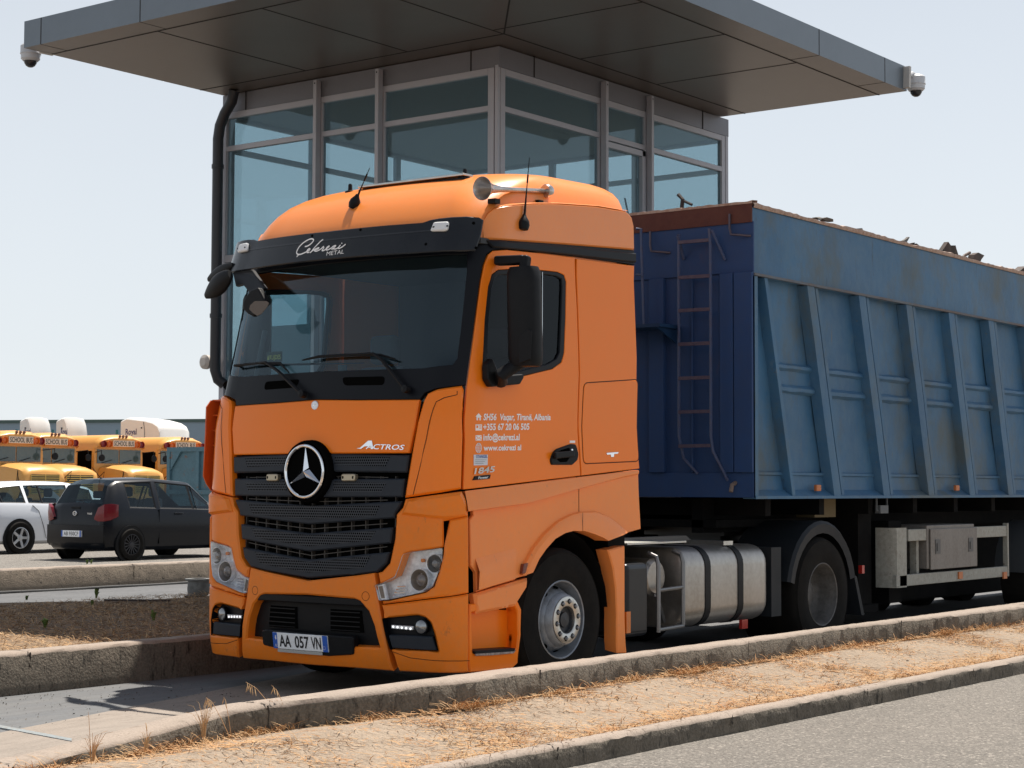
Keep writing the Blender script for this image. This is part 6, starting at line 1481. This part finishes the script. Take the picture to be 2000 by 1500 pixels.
# school buses
BUY = mat('bus_yellow', (.72,.36,.085), .4, 0, .5, .2, noise=[(2,.4,(.72,.34,.07)),(20,.15,(.7,.38,.12))])  # yellow dulled in the base colour to stand in for haze
BUG = mat('bus_glass', (.05,.085,.095), .12, 0, .5, .5, noise=(3,.5,(.09,.13,.14)))
SGN = mat('sign_cream', (.72,.62,.52), .6); SGK = mat('sign_black', (.02,.02,.02), .6)
def bus(loc, rz):
    o = empty('school_bus', loc, rz); rows = []
    sect = [(1.16,.55),(1.20,.75),(1.20,2.35),(1.17,2.75),(1.02,3.02),(.70,3.14),(0,3.18)]
    for y, k, dz in ((1.62,.985,-.04),(1.72,1,0),(9.6,1,0),(9.75,.97,-.06)): rows.append([(x*k, y, z+dz*(z>2)) for x, z in sect])
    A = MB(); A.grid(rows); n = len(sect); A.add(rows[-1]+[(0,9.75,.55)], [tuple(range(n+1))]); A.add(rows[0]+[(0,1.62,.55)], [tuple(range(n,-1,-1))]); A.mirror(); body = A.build('body', BUY, o, weld=True, ang=40)
    A = MB(); rows = []                        # overhanging front cap
    for t in range(7):
        y = 1.60-.16*math.sin(math.pi*t/12)*1.5; z0 = 2.62+.06*t/6; k = 1-.05*t/6; rows.append([(x*k, y+.10*(abs(x)/1.2)**3, z) for x, z in ((1.21,2.60+.02*t),(1.20,2.75),(1.12,2.93-.01*t),(.9,3.04-.015*t),(.5,3.13-.02*t),(0,3.16-.025*t))])
    A.grid(rows); A.add(rows[-1]+[(0,rows[-1][0][1],2.70)], [tuple(range(7))]); A.mirror(); cap = A.build('front_cap', BUY, body, weld=True, ang=40)
    A = MB(); A.box(-.52,.52,1.325,1.35,2.72,2.95); sg = A.build('sign_board', SGN, body)
    text('SCHOOL BUS', (-.48,2.75), (.48,2.75), .17, SGK, sg, lambda a, b, c: Vector((a,1.318,b)), 0, TT=PT, bold=.01)
    for s_ in (1,-1):
        for x, m in ((.68,'bus_amber'),(.93,'bus_red')):
            if m not in bpy.data.materials: mat(m, (.62,.13,.01) if m == 'bus_amber' else (.22,.012,.015), .3)
            A = MB(); A.lathe([(.12,-.06),(.13,.05),(.11,.05),(.105,.0),(0,.015)], (s_*x,1.37+.04*(x>.8),2.81), (0,-1,0), 16, 0); h = A.build('warning_light', bpy.data.materials[m], body)
    A = MB(); 
    for x in (-.16,0,.16): 
        B = MB(); B.lathe([(.055,0),(.05,.05),(0,.06)], (x,1.40,3.10), (0,-1,.3), 10); B.build('marker_lamp', mat('marker_dark', (.12,.04,.02), .4) if 'marker_dark' not in bpy.data.materials else bpy.data.materials['marker_dark'], body)
    for s_ in (1,-1): A = MB(); A.box(*sorted((s_*.02,s_*1.06)),1.595,1.615,2.08,2.60); A.build('windscreen', BUG, body)
    A = MB(); A.tube([(-.85,1.57,2.10),(-.35,1.57,2.22)], .012, 5); A.tube([(.15,1.57,2.10),(.6,1.57,2.22)], .012, 5); A.build('wiper', BLK, body)
    rows = []                                  # bonnet
    for y, w, z in ((1.60,1.0,2.02),(1.0,.98,1.99),(.35,.94,1.90),(.08,.90,1.80),(.0,.86,1.68)):
        rows.append([(w*1.0,y,.75),(w,y,z-.30),(w*.93,y,z-.10),(w*.6,y,z),(0,y,z+.03)])
    A = MB(); A.grid(rows); A.add(rows[-1]+[(0,0,.75)], [tuple(range(6))]); A.mirror(); hood = A.build('bonnet', BUY, o, weld=True, ang=45)
    A = MB(); A.box(-.6,.6,-.02,.0,.95,1.62); g = A.build('grille', SGK, hood)
    A = MB()
    for k in range(9): A.box(-.62,.62,-.035,-.018,.96+k*.075,.99+k*.075)
    for x in (-.62,.0,.60): A.box(x-.0,x+.02,-.034,-.019,.96,1.62)
    A.build('grille_bars', mat('grille_yellow', (.75,.50,.12), .4) if 'grille_yellow' not in bpy.data.materials else bpy.data.materials['grille_yellow'], g)
    for s_ in (1,-1):
        A = MB(); A.box(*sorted((s_*1.195,s_*1.215)),1.75,2.55,.8,2.55); A.build('door' if s_ < 0 else 'driver_window', HOLE, body)
        for k in range(8): A = MB(); A.box(*sorted((s_*1.198,s_*1.212)),2.75+k*.84,3.45+k*.84,1.75,2.38); A.build('side_window', BUG, body)
        A = MB(); A.tube([(s_*1.15,1.6,2.5),(s_*1.28,1.1,2.55),(s_*1.28,1.07,2.2)], .018, 6); A.lathe([(0,0),(.13,.0),(.13,.05),(0,.06)], (s_*1.28,1.05,2.28), (0,1,0), 14); A.build('mirror', BLK, o); A = MB(); A.tube([(s_*.95,.3,1.4),(s_*1.15,.0,1.75),(s_*1.1,.02,1.45),(s_*.9,.2,1.3)], .016, 6); A.build('crossview_arm', BLK, o)
        for y in (.9, 7.6): A = MB(); A.lathe([(0,.0),(.3,.0),(.48,.02),(.5,-.05),(.5,-.26),(0,-.26)], (s_*1.16,y,.5), (s_,0,0), 24); A.build('wheel', RUB, o)
    A = MB(); A.box(-1.1,1.1,-.2,-.05,.45,.72); A.build('bumper', BLK, o)
    return o
def children_(o): return [c for c in bpy.data.objects if c.parent == o]
def copy_tree(o, parent=None):
    c = o.copy(); col.objects.link(c); c.parent = parent
    for ch in children_(o): copy_tree(ch, c)
    return c
b0 = at(237, 69, GB); RB_ = rad(90)
BL = ['school bus third from the left, its sign above the roof of the black hatchback', 'school bus second from the left, with the dark open gap on its right', 'leftmost school bus, above the roof of the white estate car', 'rightmost school bus, mostly hidden behind the rusty blue skip']
proto = bus((b0.x+1.5, b0.y, GB), RB_)
locs = [(0,0),(0,-3.2),(1.2,-5.7),(0,3.15)]
for i, (dx, dy) in enumerate(locs):
    o = proto if i == 0 else copy_tree(proto)
    o.location = (b0.x+1.5+dx, b0.y+dy, GB); tag(o, BL[i], 'school bus', 'yellow school buses parked in a row')
# white sleeper lorries behind the buses
WTR = mat('white_lorry', (.74,.74,.72), .4, noise=(3,.3,(.66,.66,.64)))
def lorry(short):
    HW = .55 if short else .85
    o = empty('white_lorry', (0,0,0))
    L_ = .75 if short else 2.5
    prof = [(0,1.0),(0,4.22),(.35,4.33),(.5,4.32)]+([(.62,4.12),(.72,3.7),(.75,1.0)] if short else [(1.1,4.26),(1.5,4.22),(2.0,4.12),(2.3,3.98),(2.45,3.75),(2.5,1.0)])
    A = MB(); rows = []
    for x, k in ((-HW,0),(-HW+.06,.06),(-HW+.3,.10),(HW-.3,.10),(HW-.06,.06),(HW,0)): rows.append([(x, -y, z+(k if z > 3 else 0)) for y, z in prof])
    A.grid(rows); A.add(rows[0], [tuple(range(len(prof)))]); A.add(rows[-1], [tuple(range(len(prof)))]); b = A.build('cab', WTR, o, ang=40, weld=True)
    A = MB(); A.box(-1.225,-1.20,-1.25,-1.2,1.0,4.2); 
    if not short:
        A = MB(); A.tube([(-HW-.01,-1.45,4.2),(-HW-.01,-1.52,3.9),(-HW-.01,-1.54,3.5)], .02, 6); A.build('cab_gap', mat('gap_grey', (.3,.3,.3), .8), b)
    A = MB(); A.lathe([(0,0),(.03,.0),(.03,.03)], (-HW-.015,-.4 if short else -1.35,3.95), (-1,0,0), 8); A.build('bolt', SGK, b)
    text('Royal', (.32,3.68), (1.02 if not short else .74,3.68), .24, mat('lettering_navy', (.04,.04,.16), .6) if 'lettering_navy' not in bpy.data.materials else bpy.data.materials['lettering_navy'], b, lambda a, c, q: Vector((-HW-.006,-a,c)), 0, TT=PT, bold=.02)
    A = MB(); A.box(-HW+.05,HW-.05,-L_,.1,.6,1.1); A.build('chassis', BLKM, o)
    for s_ in (1,-1):
        for y in (-L_+.6, .8): A = MB(); A.lathe([(0,0),(.3,0),(.5,.0),(.52,-.05),(.52,-.3),(0,-.3)], (s_*(HW-.05),y,.52), (s_,0,0), 20); A.build('wheel', RUB, o)
    A = MB(); A.tube([(-HW+.1,.35,1.0),(-HW+.1,.35,3.9)], .06, 8); A.build('exhaust_pipe', mat('teal_box', (.03,.16,.20), .6) if 'teal_box' not in bpy.data.materials else bpy.data.materials['teal_box'], o)
    return o
dW = 78
for i, (u, sh, lb) in enumerate(((236,False,'long white lorry cab behind the middle of the bus row'),(110,True,'short white lorry cab behind the buses, second from the left'),(39,True,'short white lorry cab behind the buses, nearest the left edge'))):
    o = lorry(sh); q = at(u, dW, GB); o.location = (q.x, q.y+(.85 if i == 0 else .55), .03); o.rotation_euler[2] = RB_; tag(o, lb, 'lorry', 'white lorry cabs behind the buses')
# blue skip
SKB = mat('skip_blue', (.09,.19,.24), .7, noise=[(3,.6,(.07,.13,.16)),(14,.4,(.14,.24,.28))], stain=[(4,.58,.66,(.20,.09,.05))])
q = at(333, 50, GL); sk_ = empty('skip_container', (q.x, q.y, GL)); A = MB(); zt2 = zat(876,50)-GL
A.box(0,6,0,2.3,.1,zt2-.02); bd2 = A.build('body', SKB, sk_)
A = MB()
for x in (0,1.15,2.3,3.45,4.6): A.box(x-.04,x+.08,-.08,-.001,.1,zt2)
for z in (.1,1.15,zt2-.12): A.box(-.04,6,-.085,-.002,z,z+.12)
A.prism([(.10,-.07,zt2-.12),(.50,-.07,zt2-.12),(.10,-.07,zt2-.62)], (0,.05,0)); A.build('ribs', SKB, sk_)
tag(sk_, 'rusty blue steel skip with raised ribs between the buses and the orange truck', 'skip')
# warehouse far behind
q0 = at(-120, 150, 0); zw = zat(831,150); wh = empty('warehouse', (q0.x, q0.y, 0)); 
WHM = mat('warehouse_blue', (.22,.29,.35), .7, noise=[(.5,.3,(.25,.32,.38))])
A = MB(); dv = Vector((.92,.39,0)); pv = Vector((-.39,.92,0)); P = [Vector(), dv*60, dv*60+pv*25, pv*25]; A.prism([p for p in P], (0,0,zw)); A.build('wall', WHM, wh, ang=0)
A = MB(); P = [p*1.0-dv*.2-pv*.2 if i in (0,) else p for i, p in enumerate(P)]; A.prism([p+Vector((0,0,zw)) for p in P], (0,0,.25)); A.build('roof', mat('roof_green', (.06,.10,.09), .6), wh, ang=0)
tag(wh, 'long low blue-grey warehouse far behind the school buses', 'warehouse')
# ------------------------------------------------------------------ dry grass, straw and weeds
rg = random.Random(21)
def n2(x, y): return (math.sin(x*2.3+1.3*math.sin(y*1.1))+math.sin(y*3.1+x*1.7+2*math.sin(x*.9))+math.sin(x*7.1-y*5.3)*.6)/2.6
def blades(n, region, zf, lmin, lmax, flatp, dens, w=.0022, seg=3):
    A = MB(); made = 0; tries = 0
    while made < n and tries < n*12:
        tries += 1; x, y = region()
        if rg.random() > dens(x, y): continue
        z = zf(x, y); a = rg.uniform(0, 2*math.pi); L_ = rg.uniform(lmin, lmax); fl = rg.random() < flatp
        up = rg.uniform(.0,.25) if fl else rg.uniform(.5,1.1); d = Vector((math.cos(a), math.sin(a), 0)); b = Vector((-d.y, d.x, 0)); cv = rg.uniform(-.8,.8)
        p = Vector((x, y, z+.002)); vs = []
        for k in range(seg+1):
            t = k/seg; q = p+d*L_*t*math.cos(up*(1-.3*t))+b*cv*L_*t*t*.4+Vector((0,0,L_*(math.sin(up)*t-(.35*t*t if not fl else .05*t*t))+.002)); ww = w*(1-.7*t)
            vs += [q+b*ww, q-b*ww+Vector((0,0,ww))]
        A.add(vs, [(2*k,2*k+1,2*k+3,2*k+2) for k in range(seg)], 0 if rg.random() < .55 else 1); made += 1
    return A
def k1in(y):
    for a, b in zip(k1o, k1o[1:]):
        if a[1] <= y <= b[1]: return a[0]+(b[0]-a[0])*(y-a[1])/(b[1]-a[1]+1e-9)
    return 1.98
vf = lambda x, y: vz(x, y)
def reg_v():
    y = -5+19*rg.random()**1.25; a = k1in(y); return a+.0+(3.02-a)*rg.random(), y
def dv_(x, y):
    e = x-k1in(y); f = 2.98-x; return max(.02, min(1, (.9*math.exp(-max(0,e)/.07)+.8*math.exp(-f/.16)+.55*max(0, n2(x*1.6, y*1.3)-.05))))
A = blades(24000, reg_v, vf, .03, .12, .8, dv_, .0026); tag(A.build('dry_grass', [STRAW, STRAW2], ang=0), kind='stuff')
A = blades(2600, lambda: (lambda y: (k1in(y)+abs(rg.gauss(0,.05)), y))(-4+15*rg.random()), vf, .05, .16, .15, lambda x, y: max(.05, n2(x*2+3, y*2.2)), .0024, 4); tag(A.build('kerb_straw', [STRAW, STRAW2], ang=0), kind='stuff')
def reg_i():
    return -2.0-4.4*rg.random(), -3.2+9*rg.random()
A = blades(24000, reg_i, lambda x, y: .288, .03, .10, .55, lambda x, y: .75+.25*n2(x,y), .0028, 2); tag(A.build('island_grass', [STRAW2, mat('straw_dull', (.34,.21,.105), .9, noise=(4,.6,(.22,.135,.075)))], ang=0), kind='stuff')
# pebbles and clods on the lane and verge
A = MB()
for i in range(900):
    if i < 550: x, y = -1.6+2.2*rg.random()**1.3, -3.4+3.4*rg.random(); z = .004; s = rg.uniform(.003,.011)
    else: 
        x, y = reg_v(); z = vf(x, y)+.004; s = rg.uniform(.004,.014)
    q = [Vector((x,y,z))+Vector((rg.uniform(-1,1),rg.uniform(-1,1),rg.uniform(-.1,1)))*s for _ in range(5)]; A.add(q, [(0,1,2),(0,2,3),(0,3,4),(1,2,4),(2,3,4),(0,1,4)])
tag(A.build('pebbles', mat('pebble_dark', (.06,.05,.04), .9, noise=(40,.6,(.16,.13,.10))), ang=0), kind='stuff')
def tuft(name, loc, n, h, m, label, cat, grp, leaf=False):
    o = empty(name, loc); A = MB()
    for k in range(n):
        a = rg.uniform(0, 2*math.pi); L_ = h*rg.uniform(.5,1.1); d = Vector((math.cos(a), math.sin(a), 0)); sp = rg.uniform(.1,.45)
        pts = [Vector((0,0,0))+d*.01, d*L_*sp*.35+Vector((0,0,L_*.45)), d*L_*sp+Vector((0,0,L_*.85)), d*L_*sp*1.6+Vector((0,0,L_*.9))]
        if leaf:
            b = Vector((-d.y,d.x,0)); vs = []
            for t, p in zip((.2,1,.8,.0), pts): vs += [p+b*.014*t, p-b*.014*t]
            A.add(vs, [(0,1,3,2),(2,3,5,4),(4,5,7,6)])
        else: A.tube(pts, [.0016,.0013,.001,.0006], 4)
    A.build('leaf_blades' if leaf else 'stems', m, o); 
    tag(o, label, cat, grp); return o, A
def weed(u, v, z, tu, tv, label, heads=5):
    b = PZ(u, v, z); dd = (b-CAM).dot(_w); tdir = ray(tu, tv); t = CAM+tdir*dd; o = empty('dry_weed', b); A = MB(); q = t-b
    pts = [Vector((0,0,-.01)), q*.35+Vector((0,0,.02)), q*.75+Vector((0,0,.03)), q]; A.tube(pts, [.0022,.0018,.0014,.0009], 5); A.build('stem', STRAW, o)
    side = Vector((-.5,.3,0)); H = MB()
    for k in range(heads):
        p = q*(.80+.2*k/heads)+Vector((0,0,.03-.03*k/heads)); s_ = side*rg.uniform(.05,.10)*(1 if k % 2 else -.6); e = p+s_+Vector((0,0,-.02-.02*rg.random())); H.tube([p, (p+e)/2+Vector((0,0,.008)), e, e+Vector((s_.x*.3, 0, -.022))], [.0008,.0008,.0035,.0008], 5)
    H.build('seed_head', STRAW2, o); tag(o, label, 'weed', 'tall dry weeds along the near kerb')
vy = lambda u, v: vz(PZ(u,v,.08).x, PZ(u,v,.08).y)
for u, v, tu, tv, lb, hd in ((562,1420,480,1332,'tall dry oat stalk bending over the kerb in front of the number plate',7),(575,1425,530,1338,'straight thin dry stalk just right of the bending oat stalk',3),(450,1440,402,1362,'dry oat stalk with drooping seeds left of the tallest one',6),(452,1438,437,1361,'upright thin stalk growing with the drooping one',2),(178,1490,172,1390,'tall bare dry stalk near the bottom left corner',0),(290,1462,283,1412,'short bare stalk halfway between the corner and the oat stalks',1),(700,1410,610,1378,'thin dry stalk leaning left against the kerb below the bumper',0)):
    weed(u, v, .07, tu, tv, lb, hd)
for i, (u, v, n, h, lb) in enumerate(((398,1440,26,.20,'dense tuft of dry grass at the kerb, left of the oat stalks'),(180,1487,24,.16,'dry tuft at the kerb near the bottom left corner'),(285,1464,18,.12,'small dry tuft between the two larger ones at the kerb'),(550,1418,30,.17,'broad dry tuft at the foot of the tall oat stalks'),(925,1368,16,.10,'brown dry tuft at the kerb below the bumper corner'),(1045,1355,12,.07,'small brown tuft at the kerb below the front wheel'),(1270,1312,14,.08,'low dry tuft at the kerb below the fuel tank'),(1565,1282,22,.09,'reddish-brown tuft at the kerb right of the fuel tank'),(1865,1232,20,.10,'dry tuft at the kerb below the trailer locker'))):
    tuft('dry_tuft', PZ(u, v, .09), n, h, STRAW if i % 2 else STRAW2, lb, 'dry tuft', 'dry tufts along the near kerb')
for i, (u, v, z, n, h, lb) in enumerate(((88,1226,.30,22,.085,'bright green weed on the sunlit edge of the dry island'),(300,1212,.30,18,.10,'dark green weed in the shade close to the truck'),(188,1168,.30,12,.11,'small green weed at the far edge of the island'),(180,1182,.30,10,.06,'lowest green weed beside the iron bar'),(170,1102,.33,9,.08,'green sprout on the sunlit kerb, left one of two'),(178,1101,.33,7,.07,'green sprout on the sunlit kerb, right one of two'),(52,1172,.30,8,.06,'small pale weed at the far left of the island'))):
    tuft('green_weed', PZ(u, v, z), n, h, GREEN, lb, 'weed', 'green weeds', True)
